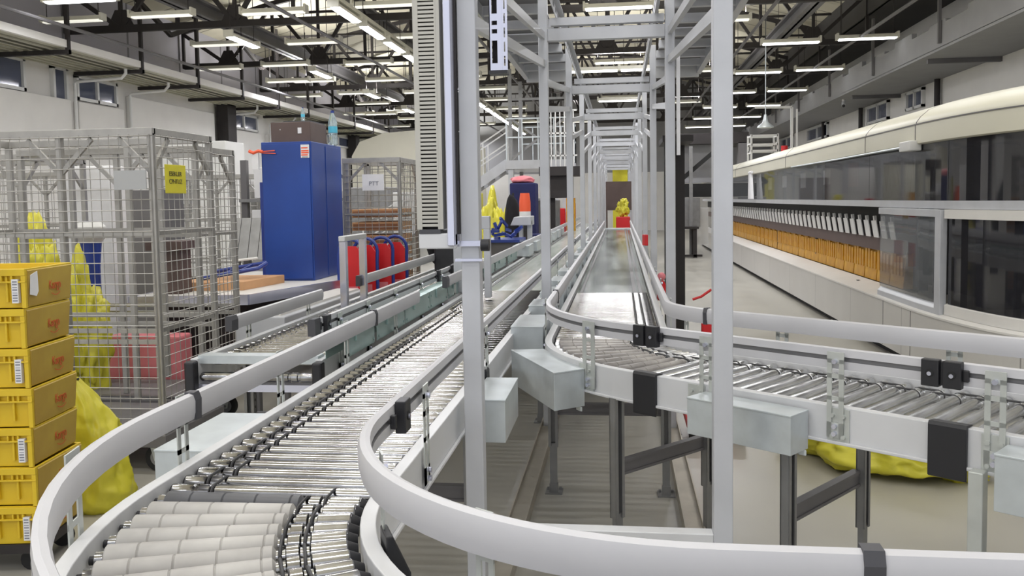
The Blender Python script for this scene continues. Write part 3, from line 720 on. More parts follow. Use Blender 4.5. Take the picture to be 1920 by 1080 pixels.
# cable duct hanging left of the near post
dz0 = 1.62; U = thing('cable_duct_panel', 'vertical slotted grey cable duct on a plate fixed beside the near left gantry post', 'cable duct', (-.66, 3.05, 1.55))
m = MB(); m.box(-.722, -.612, 3.06, 3.10, dz0, 3.3); m.box(-.725, -.712, 3.0, 3.06, dz0, 3.3); m.box(-.642, -.629, 3.0, 3.06, dz0, 3.3)
m.build('duct_back', 'duct', U)
c_ = MB(); z = dz0+.01; k = 0
while z < 2.52: c_.box(-.712, -.642, 3.0, 3.008, z, z+.0095); z += .0145; k += 1
c_.box(-.712, -.706, 2.999, 3.008, dz0, 2.53); c_.box(-.648, -.642, 2.999, 3.008, dz0, 2.53)
c_.build('duct_fingers', 'duct', U)
MB().box(-.712, -.642, 3.03, 3.04, dz0, 2.53).build('duct_interior', 'steel_dark', U)
MB().box(-.725, -.629, 2.995, 3.06, 2.515, 2.53).build('duct_top_rim', 'duct', U)
MB().box(-.725, -.629, 3.0, 3.01, 2.53, 3.3).build('duct_cover', 'duct', U)
MB().box(-.612, -.586, 2.98, 3.10, 1.56, 3.3).build('aluminium_profile', 'alu', U, bevel=.004)
MB().box(-.72, -.586, 3.0, 3.04, 1.55, 1.605).build('bottom_plate', 'frame', U, bevel=.004)
MB().box(-.716, -.64, 2.998, 3.05, 1.605, 1.62).build('duct_end', 'capgrey', U)
MB().box(-.598, -.581, 3.04, 3.08, 1.6, 3.3).build('dark_cover_strip', 'steel_dark', U)
MB().box(-.6, -.5, 3.055, 3.0645, 1.555, 1.575).box(-.6, -.5, 3.055, 3.0645, 1.5, 1.51).build('clamp_strap', 'alu', U)
MB().cyl((-.5, 3.04, 1.56), (-.47, 3.04, 1.56), .022, 12).build('clamp_bolt', 'black', U, smooth=True)
m = MB(); m.box(-.66, -.62, 3.0, 3.02, .98, 1.55); m.box(-.612, -.6, 3.0, 3.02, 1.1, 1.55)
# thin upright beyond, on the conveyor frame
tag(MB().box(-1.36, -1.29, 6.86, 6.93, .97, 1.62).build('square_post', 'gantry', bevel=.004), 'short pale square post standing on the side frame of the long conveyor', 'post')
tag(MB().box(-1.36, -1.0, 6.5, 6.56, 1.5, 1.6).box(-1.05, -1.0, 6.5, 6.56, .97, 1.5).build('post_arm', 'gantry', bevel=.004), 'short pale bracket frame behind the near left gantry post', 'bracket')
# slotted strut hanging from above
S = MB(); x0, x1, y0, z0 = -.460, -.400, 3.06, 2.185
def slotface(m, xa, xb, ya, yb, zs, z1, sx0, sx1):
    z = zs
    for (a, b) in zs_slots:
        m.box(xa, xb, ya, yb, z, a); m.box(xa, sx0, ya, yb, a, b); m.box(sx1, xb, ya, yb, a, b); z = b
    m.box(xa, xb, ya, yb, z, z1)
zs_slots = [(2.21, 2.29), (2.315, 2.33), (2.345, 2.36), (2.385, 2.46), (2.49, 2.505), (2.52, 2.535), (2.56, 2.64), (2.67, 2.685)]
slotface(S, x0, x1-.018, y0, y0+.004, z0, 3.2, x0+.009, x0+.029)
S.box(x1-.018, x1-.014, y0, y0+.05, z0, 3.2)
zs_slots = [(2.2+.05*k, 2.235+.05*k) for k in range(12)]
slotface(S, x1-.014, x1+.005, y0+.002, y0+.006, z0, 3.2, x1-.008, x1-.003)
S.box(x0, x0+.003, y0, y0+.05, z0, 3.2)
ss = thing('slotted_strut', 'bright slotted steel strut hanging from above, right of the near left post', 'strut', (-.43, 3.06, 2.18))
S.build('channel', 'alu', ss); MB().box(x0-.003, x1+.003, y0-.003, y0+.055, z0-.012, z0).build('end_cap', 'black', ss)
MB().box(x0+.005, x1-.016, y0+.045, y0+.05, z0, 3.2).build('channel_back', 'steel_dark', ss)
tag(MB().prism([(.40, 6.18), (.425, 6.18), (.425, 6.2), (.40, 6.2)], 2.02, 2.75).build('hanging_strip', 'paper'), 'narrow white strip hanging beside the second right gantry post', 'strip')
# ---------------------------------------------------------------- sorting machine on the right
raw = [(2.8, 31), (2.8, 20), (2.8, 9.2), (2.84, 8.2), (2.99, 7.35), (3.28, 6.8), (3.75, 6.42), (4.6, 6.2), (6.6, 6.1)]
def chaikin(p, n):
    for _ in range(n):
        q = [p[0]]
        for a, b in zip(p, p[1:]): q += [(a[0]*.75+b[0]*.25, a[1]*.75+b[1]*.25), (a[0]*.25+b[0]*.75, a[1]*.25+b[1]*.75)]
        q.append(p[-1]); p = q
    return p
OL = chaikin(raw, 3)
cum = [0]
for a, b in zip(OL, OL[1:]): cum.append(cum[-1]+math.hypot(b[0]-a[0], b[1]-a[1]))
def opos(t, o):
    """point on the outline at arc length t, moved o inwards"""
    t = max(0, min(cum[-1]-1e-4, t)); i = 0
    while cum[i+1] < t: i += 1
    def nrm(j):
        a = OL[max(0, j-1)]; b = OL[min(len(OL)-1, j+1)]; d = (b[0]-a[0], b[1]-a[1]); l = math.hypot(*d); return (-d[1]/l, d[0]/l)
    u = (t-cum[i])/(cum[i+1]-cum[i]); n0, n1 = nrm(i), nrm(i+1)
    n = (n0[0]+(n1[0]-n0[0])*u, n0[1]+(n1[1]-n0[1])*u)
    return (OL[i][0]+(OL[i+1][0]-OL[i][0])*u+n[0]*o, OL[i][1]+(OL[i+1][1]-OL[i][1])*u+n[1]*o)
def ts_(a, b): return [a]+[c for c in cum if a+.01 < c < b-.01]+[b]
def tY(Y): return 31-Y          # arc length on the straight part
TE = cum[-1]-.02; TD = tY(8.25)
Sm = thing('sorting_machine', 'long pale sorting machine with cream rounded hood, glass panels and a rounded near end', 'machine', (2.8, 9, 0))
MB().sweep([(.0, .09), (.02, .09), (.02, .59), (.0, .59)], opos, ts_(0, TE)).build('skirt_panel', 'machine', Sm)
MB().sweep([(.09, 0), (.1, 0), (.1, .1), (.09, .1)], opos, ts_(0, TE)).build('toe_kick', 'rubber', Sm)
MB().sweep([(-.008, .575), (-.008, .592), (.30, .652), (.30, .63)], opos, ts_(0, TE)).build('sloping_shelf', 'machine_top', Sm)
for Y in (9.6, 8.75): t = tY(Y); MB().sweep([(-.003, .1), (.001, .1), (.001, .575), (-.003, .575)], opos, [t-.004, t+.004]).build('panel_seam', 'steel_mid', Sm)
MB().sweep([(.10, 1.575), (.10, 1.65), (.16, 1.65), (.16, 1.575)], opos, ts_(0, TE)).build('middle_rail', 'gantry', Sm)
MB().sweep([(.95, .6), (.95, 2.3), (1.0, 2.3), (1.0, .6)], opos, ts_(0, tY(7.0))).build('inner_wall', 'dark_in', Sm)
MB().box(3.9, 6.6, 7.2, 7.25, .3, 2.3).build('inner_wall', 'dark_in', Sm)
MB().sweep([(.28, 1.36), (.28, 1.6), (.34, 1.6), (.34, 1.36)], opos, [0, tY(9.9)]).build('dark_band', 'rubber', Sm)
MB().sweep([(.30, 1.04), (.30, 1.2), (.33, 1.2), (.33, 1.04)], opos, [0, tY(9.9)]).build('brown_band', 'brown', Sm)
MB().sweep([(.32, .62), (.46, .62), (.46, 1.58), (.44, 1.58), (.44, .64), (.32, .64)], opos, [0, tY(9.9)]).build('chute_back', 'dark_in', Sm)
# glass: upper panes, lower rounded end
for a, b in ((0, 7), (7, 13.5), (13.5, 18.2), (18.2, 20.4), (20.4, TD), (TD, TE)):
    MB().sweep([(.125, 1.65), (.131, 1.65), (.131, 2.21), (.125, 2.21)], opos, ts_(a+.004, b-.004)).build('upper_glass', 'glass' if b < 19 else 'glassdark', Sm)
MB().sweep([(.065, .70), (.071, .70), (.071, 1.5), (.065, 1.5)], opos, ts_(tY(9.95), TD)).build('lower_glass', 'glass', Sm)
MB().sweep([(.09, .70), (.096, .70), (.096, 1.5), (.09, 1.5)], opos, ts_(TD+.1, TE)).build('lower_glass', 'glassdark', Sm)
fr = MB()
fr.sweep([(.04, .595), (.04, .655), (.085, .70), (.085, .62)], opos, ts_(tY(9.95), TD+.03)); fr.sweep([(.045, 1.50), (.045, 1.57), (.10, 1.57), (.10, 1.50)], opos, ts_(tY(9.95), TD+.03))
fr.sweep([(.035, .6), (.035, 1.57), (.10, 1.57), (.10, .6)], opos, [TD-.06, TD+.05])
fr.build('door_frame', 'gantry', Sm, bevel=.004)
fr = MB(); fr.sweep([(.07, .61), (.07, .70), (.12, .72), (.12, .62)], opos, ts_(TD+.07, TE)); fr.sweep([(.06, 1.49), (.06, 1.572), (.12, 1.572), (.12, 1.49)], opos, ts_(TD+.07, TE))
fr.build('end_frame', 'machine_top', Sm)
# hood
hp = [(.09, 2.2), (.075, 2.21), (.075, 2.40), (.085, 2.405), (.085, 2.42), (.12, 2.47), (.2, 2.54), (.33, 2.59), (.5, 2.62), (.8, 2.64), (.8, 2.2)]
MB().sweep(hp, opos, ts_(0, TE)).build('hood', 'cream', Sm, smooth=True)
for Y in (10.6, 8.9, 15.5, 22): t = tY(Y); MB().sweep([(o-.004, z) for o, z in hp[1:9]]+[(.5, 2.615), (.2, 2.53), (.08, 2.41), (.078, 2.21)], opos, [t-.006, t+.006]).build('hood_seam', 'steel_mid', Sm)
MB().sweep([(.067, 2.392), (.067, 2.402), (.09, 2.402), (.09, 2.392)], opos, ts_(0, TE)).build('hood_crease', 'steel_mid', Sm)
MB().box(3.5, 6.6, 6.9, 31, 2.6, 2.64).build('hood_top', 'cream', Sm)
m = MB(); t = tY(8.95)
m.sweep([(.0, 2.14), (.0, 2.24), (.12, 2.24), (.12, 2.14)], opos, [t-.2, t+.1]); m.build('door_drive_box', 'white_metal', Sm, bevel=.01)
MB().tube([(*opos(tY(9.1), .05), 2.19), (*opos(tY(12), .07), 2.19), (*opos(tY(15), .08), 2.2)], .012, 6).build('gas_strut_rod', 'galv', Sm, smooth=True)
# amber chutes and white tag plates, each repeated part its own mesh
cm = MB()
cm.box(-.03, .12, -.235, .235, 0, .40); cm.add([(-.06,-.24,0),(-.03,-.24,0),(-.03,-.24,.36),(-.06,.24,0),(-.03,.24,0),(-.03,.24,.36)], [(0,1,2),(3,5,4),(0,2,5,3),(0,3,4,1)])
for d in (-.18, -.06, .06, .18): cm.box(-.06, -.03, d-.04, d+.04, .14, .38+.03*math.sin(d*40))
ch0 = cm.build('chute', 'orange', None, local=True); chm = ch0.data; bpy.data.objects.remove(ch0)
tg = MB(); tg.add([(0,-.1,.0),(0,.07,.0),(0,.1,.2),(0,-.07,.21),(.01,-.1,.0),(.01,.07,.0),(.01,.1,.2),(.01,-.07,.21)], [(0,1,2,3),(7,6,5,4),(0,4,5,1),(1,5,6,2),(2,6,7,3),(3,7,4,0)])
tg.box(.0, .03, -.02, .02, .2, .26)
tg0 = tg.build('tag_plate', 'white_metal', None, local=True); tgm = tg0.data; bpy.data.objects.remove(tg0)
L = Sm.location
for k in range(32):
    o = bpy.data.objects.new('chute', chm); COL.objects.link(o); o.parent = Sm; o.location = (3.2-L.x, 10.25+.52*k-L.y, .65); o.rotation_euler = (0, .0, random.uniform(-.02, .02))
for k in range(56):
    o = bpy.data.objects.new('tag_plate', tgm); COL.objects.link(o); o.parent = Sm; o.location = (3.06-L.x, 10.12+.33*k-L.y, 1.2); o.rotation_euler = (0, -.12, 0); o.scale = (1, 1.15, 1)
# things seen through the upper glass
inn = [((2.0, .0), 0)]
for k, (Y, o, w, z1, mm, nm, lb, cat) in enumerate((
        (8.3, .6, .26, 2.15, 'cloth_navy', 'tool_cabinet', 'dark navy cabinet seen through the glass at the near end of the sorting machine', 'cabinet'),
        (9.5, .55, .12, 2.2, 'steel_mid', 'inner_post', 'grey post behind the glass, right of the plastic curtain', 'post'),
        (9.9, .5, .1, 2.2, 'steel_mid', 'inner_post', 'grey post behind the glass beside the plastic curtain', 'post'),
        (14.4, .4, .1, 2.2, 'steel_mid', 'inner_post', 'grey post behind the glass left of the red notice', 'post'),
        (17.8, .4, .1, 2.2, 'steel_dark', 'inner_post', 'dark post behind the glass between the white notices', 'post'))):
    x, y = opos(tY(Y), o); tag(MB().rbox((x, y), (w, w), 0, .65, z1).build(nm, mm, bevel=.006), lb, cat)
x, y = opos(tY(12.2), .4)
tag(MB().box(x, x+.02, y-.02, y+.42, 1.83, 2.16).build('red_notice', 'red'), 'red notice board hanging behind the glass of the sorting machine', 'notice')
for k, Y in enumerate((13.6, 15.3, 17.0, 18.6, 21.5)):
    x, y = opos(tY(Y), .35)
    tag(MB().box(x, x+.01, y-.12, y+.3, 1.88-.03*(k % 2), 2.1).build('white_notice', 'paper'), 'white paper hung behind the glass, %s from the near end' % ordn[k], 'notice', 'papers behind the machine glass')
# crumpled clear sheeting by the glass
m = MB(); n_ = 30
for i in range(n_):
    Y = 9.2+1.5*i/n_; z0, z1 = 1.68, 2.15
    x, y = opos(tY(Y), .3+.07*math.sin(i*2.1)); x2, y2 = opos(tY(Y+.05), .3+.07*math.sin(i*2.1+2.1)); 
    m.bar((x, y, z0), (x+.05*math.sin(i), y+.12*math.cos(i*1.7), z1), .022, .01)
tag(m.build('plastic_strips', 'galv'), 'crumpled silvery plastic strips hanging behind the machine glass', 'plastic strips')
for k, (Y, n2) in enumerate(((19.2, 3),)):
    m = MB()
    for j in range(n2): m.bar((2.84, Y+.12*j, 2.24), (2.83, Y-.25+.25*j, 1.66), .05, .02)
    m.cyl((2.84, Y-.1, 2.24), (2.84, Y+.3, 2.24), .03, 8)
    tag(m.build('white_ribbons', 'paper'), 'white ribbons tied to the hood and hanging over the far glass', 'ribbons')
tag(MB().box(2.98, 3.04, 11.25, 11.32, .60, .635).build('black_clip', 'black'), 'small black clip lying on the sloping machine shelf', 'clip')
# white frame cart, beacon on the far hood
m = MB()
for x in (3.55, 4.25):
    for z in (2.66, 2.9, 3.15, 3.35): m.bar((x, 24, z), (x, 24.6, z), .04, .04)
for y in (24, 24.6):
    for z in (2.95, 3.12, 3.36): m.bar((3.55, y, z), (4.25, y, z), .05, .05)
    for x in (3.55, 4.25): m.bar((x, y, 2.64), (x, y, 3.4), .05, .05)
tag(m.build('open_cart', 'white_metal'), 'white open cart frame on the far end of the machine hood', 'cart')
m = MB(); m.cyl((4.35, 23.6, 2.64), (4.35, 23.6, 2.8), .04, 10, 1).cyl((4.35, 23.6, 2.8), (4.35, 23.6, 3.05), .085, 14, 0)
tag(m.build('warning_beacon', ['red', 'black'], smooth=True), 'red warning beacon standing on the machine hood', 'beacon')
m = MB(); m.lathe([(3.3, .19, 0), (3.33, .18, 0), (3.42, .07, 0), (3.5, .05, 0), (3.6, .03, 0)], 20, 'z', (3.35, 20.5, 0)); m.cyl((3.35, 20.5, 3.6), (3.35, 20.5, 7.6), .012, 6)
tag(m.build('bell_pendant', 'galv', smooth=True), 'small bell-shaped metal pendant lamp above the far machine hood', 'lamp')
m = MB(); m.bar((4.42, 23, 2.62), (4.42, 23, 4.0), .06, .06).bar((4.42, 23, 4.0), (3.5, 23, 4.02), .06, .06).bar((4.55, 23, 2.62), (4.55, 23, 3.95), .04, .04)
tag(m.build('pipe_frame', 'white_metal'), 'tall white inverted-U pipe rising from the machine hood', 'pipe')
for k, (X, Y, z) in enumerate(((6.95, 15.6, 4.5), (6.5, 26.2, 4.5))):
    t = thing('security_camera', ['white security camera under the right soffit, nearest', 'small white security camera farther along the right soffit'][k], 'camera', (X, Y, z))
    MB().cyl((X, Y, z-.06), (X, Y, z), .05, 12).build('mount', 'white_metal', t, smooth=True)
    MB().cyl((X, Y, z-.1), (X-.04, Y-.16, z-.2), .055, 14).build('body', 'white_metal', t, smooth=True)
    MB().cyl((X-.04, Y-.16, z-.2), (X-.044, Y-.175, z-.21), .045, 14).build('lens', 'black', t, smooth=True)
for k, (Y, xa) in enumerate(((18.9, 6.35), (25.3, 6.5))):
    tag(MB().box(xa, XR, Y-.05, Y+.05, 4.4, 4.5).build('soffit_arm', 'steel_mid'), ['grey steel arm under the right soffit, nearest', 'grey steel arm under the right soffit, farther'][k], 'bracket')
for k in range(6):
    Y = 13.3+4.4*k
    tag(MB().box(6.13, 6.19, Y-.03, Y+.03, 4.62, 6.0).build('fascia_hanger', 'steel_mid'), 'grey hanger rod in front of the right fascia, %s from the camera' % ordn[k], 'hanger', 'hangers on the right fascia')

# ---------------------------------------------------------------- dark equipment behind the gantry, right
t = thing('steel_platform', 'dark steel platform with grey panels behind the gantry on the right', 'platform', (1.6, 26, 0))
MB().box(1.55, 3.75, 25.8, 28, 3.28, 3.6).build('top_beam', 'steel_dark', t)
MB().box(1.6, 2.75, 26.2, 26.3, 2.15, 3.28).build('upper_panel', 'wall_grey', t)
MB().box(1.6, 2.75, 26.15, 26.3, 1.72, 2.12).build('dark_opening', 'rubber', t)
m = MB(); m.box(1.6, 2.35, 25.9, 26.3, .86, 1.7); m.build('lower_cabinet', 'galv_dull', t); MB().box(2.2, 2.6, 26.0, 26.4, .3, 1.4).build('lower_cabinet', 'white_metal', t)
MB().bar((1.62, 25.6, 2.1), (2.8, 25.6, 3.1), .1, .12).build('inclined_belt', 'rubber', t)
MB().box(2.0, 2.1, 25.4, 25.5, 0, 3.2).build('post', 'galv_dull', t)
MB().box(3.45, 3.75, 25.8, 26.2, 2.64, 3.3).build('post', 'steel_mid', t)
t = thing('dark_table', 'dark steel table standing on the aisle floor right of the gantry', 'table', (1.9, 25, 0))
MB().box(1.4, 2.2, 24.6, 25.4, .82, .88).build('table_top', 'steel_dark', t)
for x, y in ((1.75, 24.7), (2.1, 24.7), (1.75, 25.3), (2.1, 25.3)): MB().box(x-.05, x+.05, y-.05, y+.05, 0, .82).build('leg', 'steel_dark', t)
MB().box(1.6, 2.3, 24.65, 24.72, .03, .09).build('foot_bar', 'steel_dark', t)
t = thing('black_pillar', 'tall black square pillar beside the right row of gantry posts', 'pillar', (.56, 9.9, 0))
MB().box(.50, .60, 9.85, 9.97, .0, 2.35).build('shaft', 'rubber', t); MB().box(.62, .78, 10.6, 10.8, .0, 2.35).build('rear_shaft', 'steel_dark', t); MB().box(.48, .82, 9.83, 10.82, 2.35, 2.42).build('cap', 'steel_dark', t)
tag(MB().box(-.45, .42, 27, 27.1, 1.35, 2.25).box(-.45, -.4, 27, 27.1, 0, 1.35).box(.37, .42, 27, 27.1, 0, 1.35).build('brown_screen', 'brown'), 'brownish screen panel closing the far end of the gantry tunnel', 'screen')
tag(MB().box(-.12, .26, 23.3, 23.8, .0, 1.22).build('red_bin', 'red', bevel=.02), 'dark red bin at the far end of the middle conveyor', 'bin')
tag(MB().box(-.3, .3, 34.9, 35.0, 0, 2.9).box(-.25, .3, 35, 35.1, 1.9, 2.2).build('lit_panel', 'sign_yellow'), 'yellow panel far beyond the gantry tunnel', 'panel')
# small red things by the right side of C
t = thing('red_tag', 'red plastic tag clipped to the right guide rail of the middle conveyor', 'tag', (.27, 9.5, 1.18))
MB().prism([(.235, 9.5), (.262, 9.42), (.30, 9.42), (.273, 9.5)], 1.2, 1.32).build('tag_body', 'red', t, bevel=.006); MB().bar((.285, 9.45, 1.2), (.31, 9.45, 1.05), .012, .012).build('tag_clip', 'bracket', t)
t = thing('spray_bottle', 'red bottle with a pink round cap hanging behind the right guide rail', 'bottle', (.345, 7.4, .84))
MB().lathe([(.84, .03, 0), (.86, .04, 0), (.97, .04, 0), (1.01, .02, 0)], 14, 'z', (.345, 7.4, 0)).build('bottle_body', 'red', t, smooth=True)
bm = bmesh.new(); bmesh.ops.create_uvsphere(bm, u_segments=14, v_segments=8, radius=.036); me = bpy.data.meshes.new('cap'); bm.to_mesh(me); bm.free(); me.materials.append(Mt['pink'])
o = bpy.data.objects.new('cap', me); COL.objects.link(o); o.parent = t; o.location = (0, 0, .205)
t = thing('red_hand_truck', 'red handled truck parked behind the bend of the middle conveyor', 'hand truck', (.66, 6.1, 0))
MB().tube([(.5, 6.1, 1.0), (.56, 6.1, 1.02), (.63, 6.1, 1.07)], .009, 8).build('handle', 'red', t, smooth=True)
MB().box(.56, .64, 6.05, 6.12, .12, .92).build('column', 'red', t, bevel=.01)
m = MB(); m.box(.45, .85, 6.0, 6.4, .1, .16); m.build('base', 'red', t, bevel=.01)
for x in (.47, .81): MB().cyl((x, 6.05, .07), (x+.04, 6.05, .07), .07, 16).build('wheel', 'rubber', t, smooth=True)
MB().bar((.66, 6.1, .9), (.7, 6.1, .2), .012, .012).build('cable', 'rubber', t)

# ---------------------------------------------------------------- crates, left foreground
CR = (-2.72, 3.60); ca = math.radians(8)      # right front corner and turn of the stack
def crate_mesh():
    """origin at the front right corner, x to the left is negative, y away; 0.6 wide, 0.42 deep"""
    t = thing('stacking_crate', 'x', 'crate')
    Wd, Dp, Hh = .60, .42, .182; th = .012
    b = MB(); tp = .012
    def ring(z0, z1, g0, g1):
        outer0 = [(-Wd+g0, g0), (-g0, g0), (-g0, Dp-g0), (-Wd+g0, Dp-g0)]; outer1 = [(-Wd+g1, g1), (-g1, g1), (-g1, Dp-g1), (-Wd+g1, Dp-g1)]
        def ins(q, d): return [(q[0][0]+d, q[0][1]+d), (q[1][0]-d, q[1][1]+d), (q[2][0]-d, q[2][1]-d), (q[3][0]+d, q[3][1]-d)]
        i0, i1 = ins(outer0, th), ins(outer1, th)
        vs = [(x, y, z0) for x, y in outer0]+[(x, y, z1) for x, y in outer1]+[(x, y, z0) for x, y in i0]+[(x, y, z1) for x, y in i1]
        fs = []
        for k in range(4):
            n = (k+1) % 4; fs += [(k, n, 4+n, 4+k), (8+n, 8+k, 12+k, 12+n), (4+k, 4+n, 12+n, 12+k), (n, k, 8+k, 8+n)]
        b.add(vs, fs)
    ring(0, Hh, tp, 0.002)
    b.box(-Wd+.02, -.02, .02, Dp-.02, .004, .012)
    for x in (-.09, -.18, -.30, -.42, -.51): b.box(x-.005, x+.005, -.006, .012, .03, .15)
    b.box(-Wd, 0, -.014, .004, .15, Hh); b.box(-Wd, 0, -.014, .004, .118, .126)
    for k in range(13): x = -Wd+.02+k*.047; b.box(x-.004, x+.004, -.013, .002, .126, .15)
    for x in (-.02, -Wd+.0): b.box(x, x+.02, -.012, .004, 0, .15)
    b.build('body', 'yellow', t, bevel=.002, local=True)
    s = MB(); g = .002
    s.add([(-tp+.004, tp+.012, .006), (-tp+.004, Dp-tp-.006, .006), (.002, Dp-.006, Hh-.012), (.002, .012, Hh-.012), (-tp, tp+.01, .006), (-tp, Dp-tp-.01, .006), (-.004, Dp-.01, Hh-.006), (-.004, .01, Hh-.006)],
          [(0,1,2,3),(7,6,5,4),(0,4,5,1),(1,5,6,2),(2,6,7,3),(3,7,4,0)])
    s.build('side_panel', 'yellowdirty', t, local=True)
    Mx = Matrix.Translation((.0045-.005, .25, .086)) @ Matrix.Rotation(math.radians(90), 4, 'Z') @ Matrix.Rotation(math.radians(86.5), 4, 'X')
    text_mesh('print', 'Kargo', .062, 'redink', t, Mx, .001, .72)
    Mx2 = Mx @ Matrix.Translation((0, -.038, 0)); g_ = MB()
    pts = [(-.04+.08*i/8, -.012*math.sin(PI*i/8)) for i in range(9)]
    for (xa, ya), (xb, yb) in zip(pts, pts[1:]): g_.bar((xa, ya, 0), (xb, yb, 0), .004, .001, up=(0,0,1))
    for cx, mm in ((-.03, 0), (.005, 0)):
        for a in range(8): A0, A1 = a*PI/4, (a+1)*PI/4; g_.bar((cx+.014*math.cos(A0), .082+.014*math.sin(A0), 0), (cx+.014*math.cos(A1), .082+.014*math.sin(A1), 0), .004, .001)
    g_.box(.026, .046, .078, .092, -.0005, .0005, 1)
    g_.v = [tuple(Mx2 @ Vector(v)) for v in g_.v]; g_.build('emblem', ['redink', 'brown'], t, local=True)
    return t
def crate_label(t, z0=.025, z1=.135):
    m = MB(); x0, x1 = -.062, -.032; yf = -.0155
    m.box(x0, x1, yf, yf+.02, z0, z1, 0)
    for k in range(8): z = z0+.008+.0125*k; m.box(x0+.004, x1-.004, yf-.0006, yf, z, z+(.006 if k not in (3, 5) else .003), 1)
    m.build('sticker', ['paper', 'inkgrey'], t, local=True)
c0 = crate_mesh(); NC = 7; pz = .186
crates = []
top_names = ['topmost of the tall stack, with two white stickers', 'second from the top of the tall stack, no sticker', 'third from the top, with a barcode sticker', 'fourth from the top of the tall stack', 'fifth from the top, with a barcode sticker', 'sixth from the top of the tall stack', 'seventh and lowest of the tall stack']
for k in range(NC):
    z = 1.442-.182-pz*k
    dx = (.004, -.006, .0, .006, -.003, .005, .0, .0)[k]
    o = c0 if k == 0 else dup(c0, (0,0,0))
    o.location = (CR[0]+dx, CR[1]+dx*.5, z); o.rotation_euler = (0, 0, ca+(.0, .01, -.008, .006, 0, -.01, .004, 0)[k])
    o['label'] = 'yellow plastic crate, '+top_names[k]; o['group'] = 'stacked yellow crates'; crates.append(o)
for k in (0, 2, 4, 6): crate_label(crates[k])
m = MB(); m.add([(.003, .02, .06), (.003, .075, .048), (.005, .09, .07), (.004, .088, .165), (.004, .03, .15), (.001, .02, .06), (.001, .075, .048), (.001, .09, .07), (.001, .088, .165), (.001, .03, .15)], [(0,1,2,3,4),(9,8,7,6,5),(0,5,6,1),(1,6,7,2),(2,7,8,3),(3,8,9,4),(4,9,5,0)])
m.build('blank_sticker', 'paper', crates[0], local=True)
dl = thing('crate_dolly', 'low dark dolly under the stack of yellow crates', 'dolly', (CR[0], CR[1], 0), ca)
MB().box(-.6, 0, 0, .42, .10, .143).build('deck', 'steel_dark', dl, local=True)
for x in (-.53, -.07):
    for y in (.07, .35): MB().cyl((x, y-.02, .05), (x, y+.02, .05), .05, 16).build('wheel', 'rubber', dl, smooth=True, local=True)
# second stack partly in frame at the left edge, brown-red handle bar
m = MB(); m.tube([(-2.80, 3.5, 1.6), (-2.80, 3.5, 1.44), (-2.82, 3.49, 1.40), (-2.9, 3.46, 1.39)], .01, 6)
tag(m.build('hook_strap', 'brown', smooth=True), 'brown hooked strap by the top yellow crate at the left edge', 'strap')
# ---------------------------------------------------------------- yellow sacks
def blob(name, mt, c, s, seed, amp=.12, sub=4, flat=.0, fr_=3.0, parent=None):
    bm = bmesh.new(); bmesh.ops.create_icosphere(bm, subdivisions=sub, radius=1)
    for v in bm.verts:
        p = v.co.copy(); n1 = noise.noise(p*fr_*.5+Vector((seed, 0, 0))); n2 = noise.noise(p*fr_*2+Vector((0, seed, 0)))
        rdg = abs(noise.noise(Vector((p.x*fr_*1.6, p.y*fr_*1.6, p.z*fr_*.5))+Vector((seed, seed, 0))))
        q = p*(1+amp*n1*1.6+amp*.45*n2-amp*1.1*rdg)
        q = Vector((q.x*s[0], q.y*s[1], q.z*s[2]))
        if q.z < -s[2]*(1-flat): q.z = -s[2]*(1-flat)+.0
        v.co = q+Vector((0, 0, s[2]*(1-flat)))
    me = bpy.data.meshes.new(name); bm.to_mesh(me); bm.free(); me.materials.append(Mt[mt]); me.polygons.foreach_set('use_smooth', [True]*len(me.polygons))
    o = bpy.data.objects.new(name, me); COL.objects.link(o); o.location = c
    if parent: o.parent = parent; o.location = Vector(c)-parent.location
    return o
def sack(name, c, w, d, h, seed, label, mt='bag', lean=0, group=None, tie=True, cone=0):
    t = thing(name, label, 'sack', c, 0, group)
    bm = bmesh.new(); N, K = 64, 56
    rows = []
    for k in range(K+1):
        u = k/K; z = h*u
        r = (.86+.18*math.sin(u*PI*.9)) if u < .62 else max(.10, 1.0*math.cos((u-.62)/.38*PI/2)**.8)
        if u > .93: r = .10+.16*(u-.93)/.07
        if u < .06: r *= .82+.18*u/.06
        if cone: r *= 1.1-cone*u
        row = []
        for i in range(N):
            a = 2*PI*i/N; p = Vector((math.cos(a), math.sin(a), u*2))
            wob = 1-.24*abs(noise.noise(Vector((p.x*1.7, p.y*1.7, u*5))+Vector((seed, seed, 0))))-.17*abs(noise.noise(Vector((p.x*4.5, p.y*4.5, u*9))+Vector((seed, 7, 0))))+.13*noise.noise(p*1.3+Vector((seed, 0, 0)))-.14*abs(noise.noise(Vector((p.x*2.6, p.y*2.6, u*2.2))+Vector((0, seed, 0))))+.05*noise.noise(p*6+Vector((seed, 0, 0)))+.03*noise.noise(p*13+Vector((seed, 0, 3)))
            row.append(bm.verts.new((w/2*r*wob*math.cos(a)+lean*u*u, d/2*r*wob*math.sin(a), z*(1+.03*noise.noise(p*2)))))
        rows.append(row)
    for a, b in zip(rows, rows[1:]):
        for i in range(N): bm.faces.new((a[i], a[(i+1) % N], b[(i+1) % N], b[i]))
    bm.faces.new(rows[0][::-1]); bm.faces.new(rows[-1])
    me = bpy.data.meshes.new('bag_body'); bm.to_mesh(me); bm.free(); me.materials.append(Mt[mt]); me.polygons.foreach_set('use_smooth', [True]*len(me.polygons))
    o = bpy.data.objects.new('bag_body', me); COL.objects.link(o); o.parent = t
    if tie:
        m = MB(); m.tube([(lean*.8+w*.07*math.cos(a), w*.07*math.sin(a), h*.925) for a in [i*PI/5 for i in range(10)]], .007, 6, closed=True); m.build('tie', 'black', t, smooth=True, local=True)
    return t
